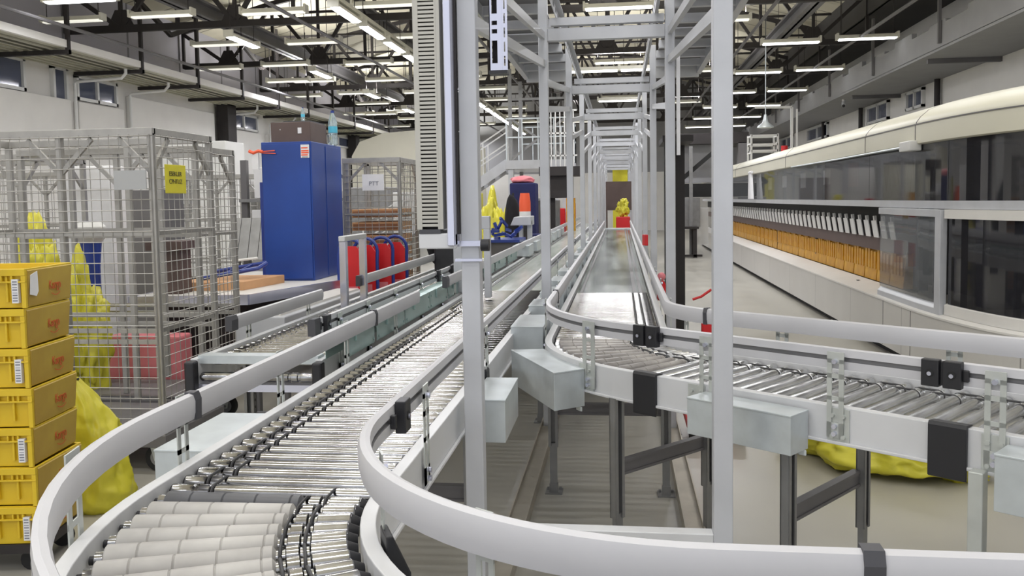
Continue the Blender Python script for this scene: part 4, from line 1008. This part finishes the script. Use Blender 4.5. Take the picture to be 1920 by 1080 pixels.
sack('yellow_sack', (-2.99, 4.47, 0), .5, .4, .8, 3.1, 'large crumpled yellow sack standing behind the yellow crates', lean=-.16, cone=.62)
t = thing('yellow_sack', 'flattened yellow sack lying on the floor under the right conveyor', 'sack', (1.62, 5.6, 0))
bb = blob('bag_body', 'bag', (1.62, 5.62, 0), (.6, .36, .2), 5.5, .22, 5, .25, 3.2, t); bb.rotation_euler = (0, 0, -.68)
b2 = blob('bag_neck', 'bag', (2.03, 5.3, 0), (.13, .1, .08), 8.5, .3, 4, .2, 4, t)
sk = [('yellow_sack', (.06, 23.55, 1.22), .36, .3, .5, 2.7, 'small yellow sack on the red bin at the far end of the middle conveyor'), ('yellow_sack', (-4.28, 6.3, 0), .4, .34, 1.25, 1.2, 'tall yellow sack seen through the tall wire cage'),
      ('yellow_sack', (-5.75, 7.75, 0), .5, .5, 1.55, 4.2, 'yellow sack seen at the left edge through the wire cage')]
for a in sk:
    t = thing(a[0], a[6], 'sack', a[1]); blob('bag_body', 'bag', a[1], (a[2]/2, a[3]/2, a[4]/2), a[5], .3, 5, .03, 3.4, t)

# ---------------------------------------------------------------- wire cages
def cage(name, label, x1, y0, w, d, h=2.21, pitch_=.066, sides='frbl', group=None, bars=(1.55, .93, .86), wire=.0028, cast=True, midpost=True, topw=.05):
    """x1 = right side, y0 = front"""
    t = thing(name, label, 'wire cage', (x1-w, y0, 0), 0, group); x0, y1 = x1-w, y0+d; zb = .3; p = .02
    for X in (x0, x1):
        for Y in (y0, y1): MB().box(X-p, X+p, Y-p, Y+p, zb-.05, h-.03).build('post', 'cage', t, bevel=.006)
    if midpost:
        X = x1-.62; MB().box(X-p, X+p, y0-p, y0+p, zb, h-.03).build('post', 'cage', t, bevel=.006)
        MB().box(X-p, X+p, y1-p, y1+p, zb, h-.03).build('post', 'cage', t, bevel=.006)
    m = MB()
    m.box(x0-p, x1+p, y0-p-.004, y0+p, h-topw, h); m.box(x0-p, x1+p, y1-p, y1+p, h-topw, h); m.box(x0-p, x0+p, y0, y1, h-topw, h); m.box(x1-p, x1+p, y0, y1, h-topw, h)
    m.build('top_frame', 'cage', t, bevel=.003)
    for s_ in 'fb':
        Y = y0-.012 if s_ == 'f' else y1+.012
        m = MB()
        for z in bars: m.box(x0, x1, Y-.012, Y+.012, z-.014, z+.014)
        if s_ == 'f': m.build('crossbar', 'cage', t)
        else: m.build('crossbar', 'cage', t)
    for X in (x0, x1):
        for z in bars[:2]: MB().box(X-.012, X+.012, y0, y1, z-.014, z+.014).build('side_rail', 'cage', t)
    def mesh(axis, c, a0, a1, out):
        m = MB(); n = int((a1-a0)/pitch_)
        for i in range(n+1):
            a = a0+(a1-a0)*i/n; q = (a, c, 0) if axis == 'x' else (c, a, 0)
            m.cyl((q[0], q[1], zb), (q[0], q[1], h-topw+.01), wire, 4, cap=False)
        nz = int((h-topw-zb)/pitch_)
        for i in range(nz+1):
            z = zb+(h-topw-zb)*i/nz
            A_, B_ = ((a0, c+out, z), (a1, c+out, z)) if axis == 'x' else ((c+out, a0, z), (c+out, a1, z))
            m.cyl(A_, B_, wire, 4, cap=False)
        m.build('wire_panel', 'cage', t)
    if 'f' in sides: mesh('x', y0-p-.006, x0, x1, -.005)
    if 'b' in sides: mesh('x', y1+p+.006, x0, x1, .005)
    if 'r' in sides: mesh('y', x1+p+.006, y0, y1, .005)
    if 'l' in sides: mesh('y', x0-p-.006, y0, y1, -.005)
    # corner gussets
    for a_, b_ in [((X, y0, h-.28), (X+s_*.22, y0, h-.06)) for X, s_ in ((x1, -1), (x1-.62, -1), (x1-.62, 1))]+[((x1, y0, h-.28), (x1, y0+.2, h-.06)), ((x1, y1, h-.28), (x1, y1-.2, h-.06))]:
        MB().bar(a_, b_, .02, .03).build('gusset', 'cage', t)
    m = MB(); m.box(x0-.03, x1+.03, y0-.03, y1+.03, zb-.12, zb-.04); m.box(x0, x1, y0, y1, zb-.04, zb-.02); m.build('base', 'steel_mid', t, bevel=.005)
    if cast:
        for X in (x0+.08, x1-.08):
            for Y in (y0+.08, y1-.08):
                cm_ = MB(); cm_.box(X-.045, X+.045, Y-.04, Y+.04, zb-.128, zb-.12)
                for s_ in (-1, 1): cm_.add([(X-.05,Y+s_*.028,zb-.12),(X+.04,Y+s_*.028,zb-.12),(X+.02,Y+s_*.028,.07),(X-.02,Y+s_*.028,.07),(X-.05,Y+s_*.032,zb-.12),(X+.04,Y+s_*.032,zb-.12),(X+.02,Y+s_*.032,.07),(X-.02,Y+s_*.032,.07)], [(0,1,2,3),(7,6,5,4),(0,4,5,1),(1,5,6,2),(2,6,7,3),(3,7,4,0)])
                c_ = cm_.build('caster_fork', 'bracket', t)
                w_ = MB(); w_.cyl((X, Y-.022, .088), (X, Y+.022, .088), .088, 24, 0); w_.cyl((X, Y-.024, .088), (X, Y+.024, .088), .052, 20, 1); w_.cyl((X, Y-.034, .088), (X, Y+.034, .088), .012, 10, 1)
                w_.build('wheel', ['rubber', 'galv_dull'], c_, smooth=True)
    return t
cg = cage('wire_cage', 'tall galvanised wire cage on casters behind the yellow crates, nearest the camera', -2.91, 5.05, 1.55, .75, sides='fr')
m = MB(); m.box(-3.144, -2.93, 5.005, 5.013, 1.825, 1.945); o = m.build('board_sign', 'sign_grey'); tag(o, 'plain grey board fixed on the front of the nearest wire cage', 'sign')
o = thing('card_sign', 'yellow handwritten card hanging on the right side of the nearest wire cage', 'sign', (-2.865, 5.3, 1.9))
MB().prism([(-2.865, 5.12), (-2.869, 5.12), (-2.869, 5.38), (-2.865, 5.38)], 1.80, 1.985).build('card', 'sign_yellow', o, bevel=.003)
RX = Matrix.Rotation(PI/2, 4, 'Z') @ Matrix.Rotation(PI/2, 4, 'X')
text_mesh('handwriting', 'ESEKLER', .042, 'ink', o, Matrix.Translation((.002, -.055, .025)) @ RX, .0006, 1.0)
text_mesh('handwriting', 'CPHTUZ', .042, 'ink', o, Matrix.Translation((.002, -.055, -.025)) @ RX, .0006, 1.0)
cage('wire_cage', 'wire cage standing directly behind the nearest tall cage', -3.12, 6.0, 1.4, .6, 2.16, bars=(1.5, .9, .84), sides='r', wire=.003)
cage('wire_cage', 'wire cage standing behind and left of the nearest tall cage', -4.75, 6.3, 1.4, .8, 2.15, bars=(1.5, .9, .84), sides='f', wire=.003)
for k, (xx, yy) in enumerate(((-6.3, 9.6), (-5.1, 11.6))):
    cage('wire_cage', ['wire cage far left beyond the near cages', 'wire cage in the row by the left wall, right one'][k], xx, yy, 1.5, .8, 2.15, bars=(1.5, .9), sides='fr', wire=.005, pitch_=.1)
cage('wire_cage', 'wire cage full of stacked brown boxes behind the blue cabinet', -2.573, 9.8, .66, .85, 2.245, bars=(1.58, .93), sides='frb', pitch_=.075, wire=.004, topw=.06)
tag(MB().box(-3.0, -2.74, 9.74, 9.75, 1.86, 2.05).build('paper_sign', 'paper'), 'white paper sign on the wire cage of brown boxes', 'sign')
ps = [o for o in COL.objects if o.name.startswith('paper_sign')][0]
text_mesh('handwriting', 'PTT', .07, 'inkgrey', ps, Matrix.Translation((-2.86, 9.735, 1.94)) @ Matrix.Rotation(PI/2, 4, 'X'), .001)
kb = 0
for k in range(9):
    z = .3+.155*k
    tag(MB().box(-3.19, -2.61, 9.9, 10.5, z, z+.10, 0).box(-3.17, -2.63, 9.88, 9.9, z+.02, z+.08, 1).build('brown_tray', ['card', 'cardd'], bevel=.004), 'brown cardboard tray in the wire cage, %s from the bottom' % ordn[k], 'tray', 'brown trays stacked in the wire cage')
# white crates on shelves behind the cages
rk = thing('shelf_rack', 'pale steel shelf rack with white boxes seen through the wire cages', 'rack', (-5, 8.9, 0))
for x in (-4.9, -4.15, -3.75): MB().box(x-.04, x+.04, 10.7, 10.78, 0, 2.3).build('upright', 'steel_mid' if x != -3.75 else 'blue2', rk)
for z in (.55, 1.15, 1.75): MB().box(-4.95, -3.7, 10.65, 11.2, z, z+.04).build('shelf', 'galv_dull', rk)
for k, (x, z, w, h_) in enumerate(((-4.55, .6, .5, .4), (-4.0, .6, .42, .35), (-4.52, 1.2, .55, .45), (-4.0, 1.2, .4, .3), (-4.5, 1.8, .5, .4))):
    tag(MB().box(x-w/2, x+w/2, 10.68, 11.1, z, z+h_).build('white_box', 'paper', bevel=.01), 'white box on the shelf rack behind the cages, %s' % ('lower left', 'lower right', 'middle left', 'middle right', 'top left')[k], 'box', 'white boxes on the shelf rack')
tag(MB().box(-5.15, -4.65, 7.35, 7.6, .12, 2.1).box(-5.17, -4.63, 7.3, 7.65, 0, .12).build('wrapped_pallet', 'paper', bevel=.02), 'tall pale wrapped pallet seen through the nearest wire cage', 'pallet')
tag(MB().box(-5.9, -5.1, 9.0, 9.5, 0, 1.9).build('grey_locker', 'steel_mid'), 'dark grey locker behind the left wire cages', 'locker')
tag(MB().lathe([(0, .07, 0), (1.2, .07, 0), (1.42, .09, 1), (1.46, .13, 1), (1.55, .13, 1), (1.6, .08, 0)], 16, 'z', (-4.55, 6.86, 0)).build('blue_bollard', ['blue2', 'white_metal'], smooth=True), 'blue tubular stand with a white ring seen through the wire cage', 'stand')
tag(MB().box(-4.25, -3.9, 7.2, 7.5, 1.32, 1.40).box(-4.2, -3.95, 7.25, 7.45, .92, 1.32).build('brown_stool', 'brown'), 'brown wooden stand behind the nearest cage', 'stand')
tag(MB().box(-4.36, -3.7, 6.72, 6.95, 0, .62).build('pink_bin', 'pink', bevel=.02), 'pink-red bin low behind the nearest cage', 'bin')

# ---------------------------------------------------------------- work table, blue cabinet, box, bottles
tb = thing('work_table', 'pale work table with a metal rim under the blue cabinet', 'table', (-3.6, 8, 0))
TP = [(-4.3, 7.0), (-3.27, 7.15), (-2.88, 8.5), (-2.84, 9.7), (-4.4, 9.7)]
MB().prism(TP, .88, .92).build('table_top', 'machine_top', tb)
m = MB()
for a, b in zip(TP, TP[1:]+TP[:1]): m.bar((a[0], a[1], .88), (b[0], b[1], .88), .03, .09)
m.build('rim', 'alu', tb)
MB().prism([(-4.2, 7.3), (-3.4, 7.4), (-3.05, 8.6), (-3.05, 9.5), (-4.3, 9.5)], .25, .85).build('base', 'steel_dark', tb)
for x, y in ((-3.4, 7.4), (-4.2, 7.2), (-3.0, 9.4)): MB().box(x-.03, x+.03, y-.03, y+.03, 0, .3).build('leg', 'steel_mid', tb)
bc = thing('blue_cabinet', 'tall plain blue cabinet standing on the work table', 'cabinet', (-3.68, 8.5, .92))
zc, ztp = .92, 2.36
MB().box(-3.69, -3.15, 8.5, 9.45, zc, ztp).build('body', 'blue', bc, bevel=.008)
MB().box(-3.675, -3.165, 8.485, 8.5, zc+.02, ztp-.02).build('front_panel', 'blue', bc, bevel=.004)
MB().box(-3.1505, -3.144, 8.92, 9.42, zc+.02, ztp-.03).build('side_panel', 'blue', bc, bevel=.002)
st = MB(); st.box(-3.255, -3.165, 8.481, 8.485, 2.19, 2.325, 0)
for z, w in ((2.285, .05), (2.255, .06), (2.235, .06), (2.212, .05)): st.box(-3.25, -3.25+w+.02, 8.4802, 8.481, z, z+.014, 1)
st.box(-3.245, -3.18, 8.4802, 8.481, 2.195, 2.202, 2)
st.build('sticker', ['paper', 'orangeplastic', 'ink'], bc)
tag(MB().box(-3.76, -3.695, 8.6, 9.1, .92, 1.95).build('blue_board', 'blue2'), 'narrow blue board standing left of the tall blue cabinet', 'board')
bx = thing('brown_box', 'dark brown metal box on top of the blue cabinet', 'box', (-3.6, 8.6, 2.36))
MB().box(-3.62, -3.19, 8.6, 9.1, 2.36, 2.57).build('body', 'brown', bx, bevel=.006); MB().box(-3.5, -3.2, 8.65, 9.08, 2.57, 2.585).build('lid', 'capgrey', bx)
MB().box(-3.325, -3.285, 8.596, 8.6, 2.45, 2.51).box(-3.52, -3.512, 8.596, 8.6, 2.49, 2.498).build('worn_mark', 'paper', bx)
def bottle(x, y, z, s, label):
    t = thing('water_bottle', label, 'bottle', (x, y, z))
    MB().lathe([(0, .8*.05*s, 0), (.01*s, .05*s, 0), (.09*s, .05*s, 0), (.1*s, .046*s, 0), (.12*s, .05*s, 0), (.26*s, .05*s, 0), (.33*s, .028*s, 0), (.36*s, .017*s, 0)], 20, 'z').build('body', 'bottle', t, smooth=True, local=True)
    MB().lathe([(.36*s, .019*s, 0), (.385*s, .019*s, 0)], 14, 'z').build('cap', 'blue2', t, smooth=True, local=True)
    MB().lathe([(.14*s, .0505*s, 0), (.21*s, .0505*s, 0)], 20, 'z').build('label_band', 'label_blue', t, smooth=True, local=True)
bottle(-3.36, 8.85, 2.585, .42, 'shorter clear water bottle on the dark brown box')
bottle(-3.13+-.0-.04, 8.7+.55, 2.36, 1.0, 'tall clear water bottle standing on the blue cabinet right of the brown box')
# ribbon and tag left of the cabinet
t = thing('orange_ribbon', 'orange ribbon tied at the upper left corner of the blue cabinet', 'ribbon', (-3.75, 8.45, 2.2))
m = MB(); m.tube([(-3.80, 8.46, 2.27), (-3.75, 8.45, 2.25), (-3.70, 8.46, 2.27), (-3.66, 8.47, 2.26)], .018, 6); m.bar((-3.66, 8.47, 2.265), (-3.53, 8.47, 2.27), .006, .01).bar((-3.66, 8.47, 2.25), (-3.52, 8.47, 2.24), .006, .01); m.build('knot', 'orangeplastic', t)
MB().box(-3.77, -3.70, 8.45, 8.47, 2.08, 2.25).build('paper_tag', 'paper', t)
tag(MB().prism([(-4.15, 7.5), (-3.5, 7.55), (-3.4, 8.3), (-4.15, 8.3)], .92, 1.0).build('wooden_board', 'card', bevel=.004), 'tan board lying on the work table left of the blue cabinet', 'board')
t = thing('blue_trolley', 'folded blue tubular trolley lying on the work table', 'trolley', (-3.8, 8.0, 1.02))
m = MB(); m.tube([(-3.98, 7.7, 1.02), (-3.5, 7.9, 1.1), (-3.46, 8.0, 1.14), (-3.5, 8.1, 1.14), (-4.0, 7.95, 1.06)], .02, 8); m.bar((-3.8, 7.76, 1.05), (-3.78, 8.0, 1.09), .02, .02).bar((-3.65, 7.82, 1.08), (-3.63, 8.05, 1.12), .02, .02); m.build('frame', 'blue2', t)
MB().tube([(-3.7, 7.85, 1.12), (-3.7, 7.85, 1.18), (-3.5, 7.9, 1.2)], .014, 6).build('handle', 'white_metal', t, smooth=True)
m = MB()
for k in range(6): x = -4.78+.13*k; m.add([(x, 9.9, 1.05), (x+.12, 9.9, 1.05), (x+.02, 10.3, 1.55), (x-.1, 10.3, 1.55), (x, 9.92, 1.05), (x+.12, 9.92, 1.05), (x+.02, 10.32, 1.55), (x-.1, 10.32, 1.55)], [(0,1,2,3),(7,6,5,4),(0,4,5,1),(1,5,6,2),(2,6,7,3),(3,7,4,0)])
m.box(-4.7, -4.65, 9.95, 10.0, 0, 1.1).box(-4.2, -4.15, 9.95, 10.0, 0, 1.1)
tag(m.build('slatted_chute', 'galv_dull'), 'sloping grey slatted chute left of the blue cabinet', 'chute')
t = thing('wall_cupboard', 'white cupboard with grey conduit on the left, beyond the blue cabinet', 'cupboard', (-8.2, 15, 0))
MB().box(-8.6, -7.2, 15, 15.8, .4, 2.9).build('body', 'white_metal', t, bevel=.01); MB().tube([(-7.9, 14.97, 2.2), (-7.9, 14.97, 1.6), (-7.98, 14.97, 1.5), (-7.98, 14.97, 1.0)], .02, 6).build('conduit', 'steel_mid', t); MB().box(-8.05, -7.9, 14.9, 15, 1.5, 1.75).build('junction_box', 'galv_dull', t)
MB().box(-8.6, -7.0, 14.9, 16, .0, .4).build('plinth', 'rubber', t)
# pale low unit between the cages and conveyor D
lu = thing('side_conveyor', 'low pale conveyor unit behind the second conveyor, left of the square portal', 'conveyor', (-2.9, 7, 0))
MB().prism([(-2.95, 6.2), (-2.55, 6.2), (-2.52, 8.2), (-2.8, 8.2)], .62, .86).build('side_panel', 'gantry', lu, bevel=.01)
MB().prism([(-2.93, 6.3), (-2.6, 6.25), (-2.56, 8.1), (-2.78, 8.1)], .86, .88).build('top_plate', 'machine_top', lu)
for x, y in ((-2.88, 6.4), (-2.62, 6.35), (-2.6, 8.0), (-2.72, 8.0)): MB().box(x-.03, x+.03, y-.03, y+.03, 0, .62).build('leg', 'steel_mid', lu)
pt = thing('square_portal', 'narrow aluminium portal of two uprights beside the second conveyor', 'portal', (-2.0, 6.0, 0))
for y in (5.98, 6.45): MB().box(-2.03, -1.98, y, y+.05, .0, 1.44).build('upright', 'alu', pt, bevel=.003)
MB().box(-2.03, -1.98, 5.97, 6.51, 1.44, 1.48).build('top_bar', 'frame', pt, bevel=.006)
# red and blue folding trolleys
def trolley(x, y, label, first=None):
    if first is not None: return dup(first, (x, y, .25), random.uniform(-.1, .1), label)
    t = thing('sack_trolley', label, 'trolley', (x, y, .25), 0, 'red and blue trolleys in a row')
    ar = [(-.13, 0, 0)]+[(-.13, 0, .85)]+[(-.13*math.cos(a), .02, .95+.14*math.sin(a)) for a in [i*PI/8 for i in range(9)]]+[(.13, 0, .85), (.13, 0, 0)]
    MB().tube(ar, .018, 8).build('frame', 'blue2', t, smooth=True, local=True)
    MB().add([(-.11, 0, .1), (.11, 0, .1), (.11, 0, .95), (.06, 0, 1.02), (-.06, 0, 1.02), (-.11, 0, .95), (-.11, .015, .1), (.11, .015, .1), (.11, .015, .95), (.06, .015, 1.02), (-.06, .015, 1.02), (-.11, .015, .95)],
             [(0,1,2,3,4,5), (11,10,9,8,7,6)]+[(i, 6+i, 6+(i+1) % 6, (i+1) % 6) for i in range(6)]).build('panel', 'red', t, local=True)
    MB().box(-.07, .07, -.004, -.001, .35, .6).build('label_patch', 'pink', t, local=True)
    for s_ in (-1, 1): MB().cyl((s_*.13, 0, -.16), (s_*.17, 0, -.16), .09, 16).build('wheel', 'rubber', t, smooth=True, local=True)
    MB().box(-.14, .14, -.2, 0, -.2, -.18).build('toe_plate', 'blue2', t, local=True)
    return t
t0 = trolley(-2.78, 8.55, 'red and blue upright trolley, front one of the row by the cage of brown boxes')
trolley(-2.70, 8.8, 'red and blue upright trolley, second of the row', t0); trolley(-2.60, 9.05, 'red and blue upright trolley, third of the row', t0); trolley(-2.52, 9.35, 'red and blue upright trolley, rear one of the row', t0)
# dark coat and bin beyond
t = thing('black_coat', 'long black coat hanging on a stand behind the cable duct', 'coat', (-2.55, 11.6, 0))
blob('coat_body', 'cloth_black', (-2.55, 11.6, .85), (.2, .16, .55), 2.2, .12, 4, 0, 2, t); MB().cyl((-2.55, 11.6, 0), (-2.55, 11.6, 2.05), .02, 8).build('stand_pole', 'black', t, smooth=True)
t = thing('black_bin', 'black bin with a yellow tag beyond the square post', 'bin', (-1.95, 9.2, 0))
MB().box(-2.02, -1.76, 9.1, 9.4, .9, 1.42).build('body', 'black', t, bevel=.02); MB().box(-1.82, -1.77, 9.08, 9.1, 1.3, 1.42).build('yellow_tag', 'bag', t); MB().box(-2.0, -1.78, 9.15, 9.35, 0, .9).build('stand', 'steel_dark', t)
# ---------------------------------------------------------------- middle distance, left of the gantry
def rails(m, a, b, n, h, off=0):
    a = Vector(a); b = Vector(b)
    for z in (h, h*.55): m.bar(a+Vector((0,0,z)), b+Vector((0,0,z)), .035, .035)
    for i in range(n+1): p = a+(b-a)*i/n; m.bar(p, p+Vector((0,0,h)), .03, .03)
stt = thing('steel_staircase', 'grey steel staircase rising right to a raised platform beyond the conveyors', 'staircase', (-5, 23, 0))
P0, P1 = Vector((-5.2, 23, 1.3)), Vector((-3.0, 23, 2.72))
for dy in (0, .9): MB().bar(P0+Vector((-1.9, dy, -1.25)), P1+Vector((0, dy, 0)), .05, .26).build('stringer', 'gantry', stt)
for k in range(14): u = k/13; p = P0+Vector((-1.9, 0, -1.25))+(P1-P0+Vector((1.9, 0, 1.25)))*u; MB().box(p.x-.13, p.x+.13, 23, 23.9, p.z-.01, p.z+.02).build('tread', 'galv_dull', stt)
for dy in (0, .9): m = MB(); rails(m, P0+Vector((-1.9, dy, -1.2)), P1+Vector((0, dy, 0)), 6, 1.0); m.build('handrail', 'white_metal', stt)
pl = thing('raised_platform', 'raised grey platform with railings at the top of the staircase', 'platform', (-2.2, 23, 0))
MB().box(-3.05, -1.3, 22.7, 25.5, 2.55, 2.78).build('deck', 'gantry', pl); m = MB(); rails(m, (-3.0, 22.7, 2.78), (-1.3, 22.7, 2.78), 4, 1.1); rails(m, (-1.3, 22.7, 2.78), (-1.3, 25.5, 2.78), 4, 1.1); rails(m, (-3.0, 25.5, 2.78), (-1.3, 25.5, 2.78), 4, 1.1); m.build('railing', 'galv', pl)
for x in (-2.9, -1.45): MB().box(x-.07, x+.07, 22.75, 22.9, 0, 2.55).build('column', 'gantry', pl)
for x in (-2.9, -1.45): MB().box(x-.05, x+.05, 25.2, 25.3, 0, 5.2).build('column', 'galv_dull', pl)
m = MB(); m.bar((-2.9, 22.8, 2.8), (-1.4, 22.8, 3.9), .05, .06).bar((-1.4, 22.8, 2.8), (-2.9, 22.8, 3.9), .05, .06).bar((-2.9, 22.8, 4.4), (-1.4, 22.8, 4.4), .06, .06).bar((-2.9, 22.8, 2.7), (-2.9, 22.8, 5.2), .09, .09).bar((-1.4, 22.8, 2.7), (-1.4, 22.8, 5.2), .09, .09); m.build('portal_frame', 'galv_dull', pl)
# dark platform with cage ladder between the gantry posts
dp = thing('dark_platform', 'dark steel platform with a caged ladder seen between the left gantry posts', 'platform', (-1.1, 17.5, 0))
MB().box(-1.62, -.75, 17.2, 18.4, 2.2, 2.38).build('deck', 'steel_dark', dp); MB().box(-1.42, -1.32, 17.4, 17.5, 0, 2.2).build('column', 'steel_dark', dp)
MB().box(-1.5, -.95, 17.3, 17.6, 1.75, 2.2).build('gusset', 'steel_dark', dp)
m = MB()
for k in range(8): x = -1.55+.09*k; m.bar((x, 17.25, 2.38), (x, 17.25, 3.5), .02, .02)
for z in (2.6, 3.05, 3.5): m.bar((-1.55, 17.25, z), (-.85, 17.25, z), .02, .03)
m.build('ladder_cage', 'white_metal', dp)
# conveyor end hood (pale block) beside A
hd = thing('conveyor_hood', 'pale grey end hood on a post between the left conveyors in the distance', 'hood', (-1.5, 13, 0))
HP = [(-1.68, 1.33), (-1.62, 1.46), (-1.36, 1.47), (-1.36, 1.33)]
m = MB(); m.add([(x, 13.0, z) for x, z in HP]+[(x, 13.5, z) for x, z in HP], [(0,1,2,3),(7,6,5,4),(0,4,5,1),(1,5,6,2),(2,6,7,3),(3,7,4,0)]); m.build('hood_body', 'gantry', hd, bevel=.01)
MB().box(-1.43, -1.36, 13.1, 13.2, 0, 1.4).box(-1.56, -1.50, 13.1, 13.2, 0, 1.35).build('post', 'gantry', hd)
# sacks, bins, coats and workers' goods
for k, (x, y, w, h_, sd) in enumerate(((-2.55, 17.0, .55, 1.8, 1.), (-2.2, 15.9, .45, 1.62, 2.), (-2.17, 11.75, .3, 1.5, 3.), (-2.45, 14.2, .5, 1.25, 4.))):
    t = thing('yellow_sack', ['pale yellow sack by the stairs, the tallest of the group', 'yellow sack in front of the navy container', 'bright yellow sack just right of the near left gantry post', 'low yellow sack beside the long conveyor'][k], 'sack', (x, y, 0), 0, 'yellow sacks by the stairs'); blob('bag_body', 'bag', (x, y, 0), (w/2, w*.4, h_/2), sd, .3, 5, .03, 3.4, t)
t = thing('navy_container', 'navy blue fabric container with pink sacks on top, under the stairs', 'container', (-1.85, 16.5, 0))
MB().box(-2.12, -1.62, 16.4, 17.0, .1, 2.05).build('body', 'cloth_navy', t, bevel=.03); blob('pink_sacks', 'pink', (-1.9, 16.7, 2.05), (.25, .22, .08), 3.3, .2, 3, .2, 3, t); MB().box(-2.1, -1.65, 16.45, 16.95, 0, .1).build('base', 'steel_dark', t)
t = thing('black_jacket', 'black jacket hung in front of the navy container', 'jacket', (-1.93, 15.4, 0))
blob('jacket_body', 'cloth_black', (-1.93, 15.4, .6), (.16, .13, .62), 6.2, .12, 4, 0, 2, t); MB().cyl((-1.93, 15.4, 0), (-1.93, 15.4, 1.85), .02, 8).build('stand_pole', 'black', t, smooth=True)
t = thing('orange_barrel', 'orange and white striped barrel right of the black jacket', 'barrel', (-1.66, 14.9, 0))
MB().lathe([(1.15, .1, 1), (1.4, .1, 2), (1.52, .1, 0), (1.68, .1, 0), (1.84, .08, 0)], 16, 'z', (-1.66, 14.9, 0)).build('body', ['orangeplastic', 'black', 'paper'], t, smooth=True); MB().box(-1.75, -1.57, 14.8, 15.0, 0, 1.15).build('stand', 'steel_dark', t)
t = thing('blue_crate_heap', 'heap of blue folded trolleys on the distant conveyor', 'trolleys', (-1.7, 12.2, 0))
m = MB()
for k in range(14):
    x = -1.85+random.uniform(0, .4); y = 12.1+random.uniform(0, .6); z = 1.17+random.uniform(0, .2)
    m.bar((x, y, z), (x+random.uniform(-.15, .15), y+random.uniform(-.3, .3), z+random.uniform(-.02, .14)), .03, .04)
m.build('tubes', 'blue2', t); MB().box(-1.95, -1.42, 12, 12.8, 1.12, 1.16).build('tray', 'blue2', t); MB().box(-1.9, -1.45, 12.05, 12.75, 0, 1.12).build('stand', 'steel_mid', t)
for k, (x, y) in enumerate(((-1.95, 18.5), (-2.3, 21), (-1.7, 20.0))):
    tag(MB().lathe([(0, .28, 0), (.1, .3, 0), (1.7, .3, 0), (1.75, .26, 0)], 18, 'z', (x, y, 0)).build('grey_drum', 'galv_dull', smooth=True), 'grey upright drum beyond the long conveyor, %s' % ('left', 'rear', 'right')[k], 'drum', 'grey drums beyond the conveyor')
tag(MB().box(-3.9, -3.2, 19.5, 19.9, 0, 1.9).build('yellow_locker', 'bag', bevel=.02), 'yellow cabinet beyond the stairs foot', 'cabinet')
tag(MB().box(-1.32, -1.1, 21, 21.2, .8, 1.75).build('orange_door_panel', 'orange'), 'amber panel seen between the left gantry posts', 'panel')
for k, (x, y, z, c_) in enumerate(((-1.5, 17.5, 1.4, 'red'), (-1.45, 21.0, 1.5, 'red'), (-1.42, 22.4, 1.4, 'pink'), (-1.45, 26., 1.6, 'red'), (-1.42, 14.2, 1.15, 'cloth_navy'))):
    tag(MB().box(x-.1, x+.1, y, y+.2, .0, z).build('goods_box', c_, bevel=.02), ('small red container left of the gantry, nearest', 'small red container left of the gantry, middle', 'small pink container left of the gantry', 'small red container left of the gantry, farthest', 'small navy container beside the long conveyor')[k], 'container')
# cylinders and spare rollers lying in racks between D and A in the distance
for k in range(7):
    tag(MB().box(-1.42, -1.2, 11.2+1.1*k, 11.8+1.1*k, .97, 1.12).build('control_box', 'galv', bevel=.01), 'small galvanised control box on the long conveyor frame, %s from the camera' % ordn[k], 'box', 'control boxes on the long conveyor frame')
# far hood on the left (another machine)
t = thing('cream_machine', 'distant cream hooded machine by the left wall', 'machine', (-9, 33, 0))
MB().sweep([(0, 1.0), (0, 3.4), (.3, 3.9), (1.2, 4.2), (3.0, 4.3), (3.0, 1.0)], lambda t_, o: (-9.6+o, 30+t_), [0, 4, 12]).build('body', 'cream', t)
MB().box(-9.5, -6.7, 30.1, 41.5, 0, 1.0).build('plinth', 'steel_mid', t)
# white unit blocks along the left wall, distance
for k, (x0, x1, y, z, c_) in enumerate(((-11.5, -10, 26, 2.6, 'white_metal'), (-8.4, -7.2, 26, 2.2, 'galv_dull'), (-6.5, -5.4, 24, 2.0, 'white_metal'))):
    tag(MB().box(x0, x1, y, y+1.2, 0, z).build('equipment_cabinet', c_, bevel=.02), ('white equipment cabinet by the left wall in the distance', 'grey equipment cabinet in the distance left of the coat', 'white equipment cabinet just beyond the cage of brown boxes')[k], 'cabinet')
for o in list(COL.objects):
    if o.name.startswith('drive_belt') and o.users == 0: bpy.data.objects.remove(o)
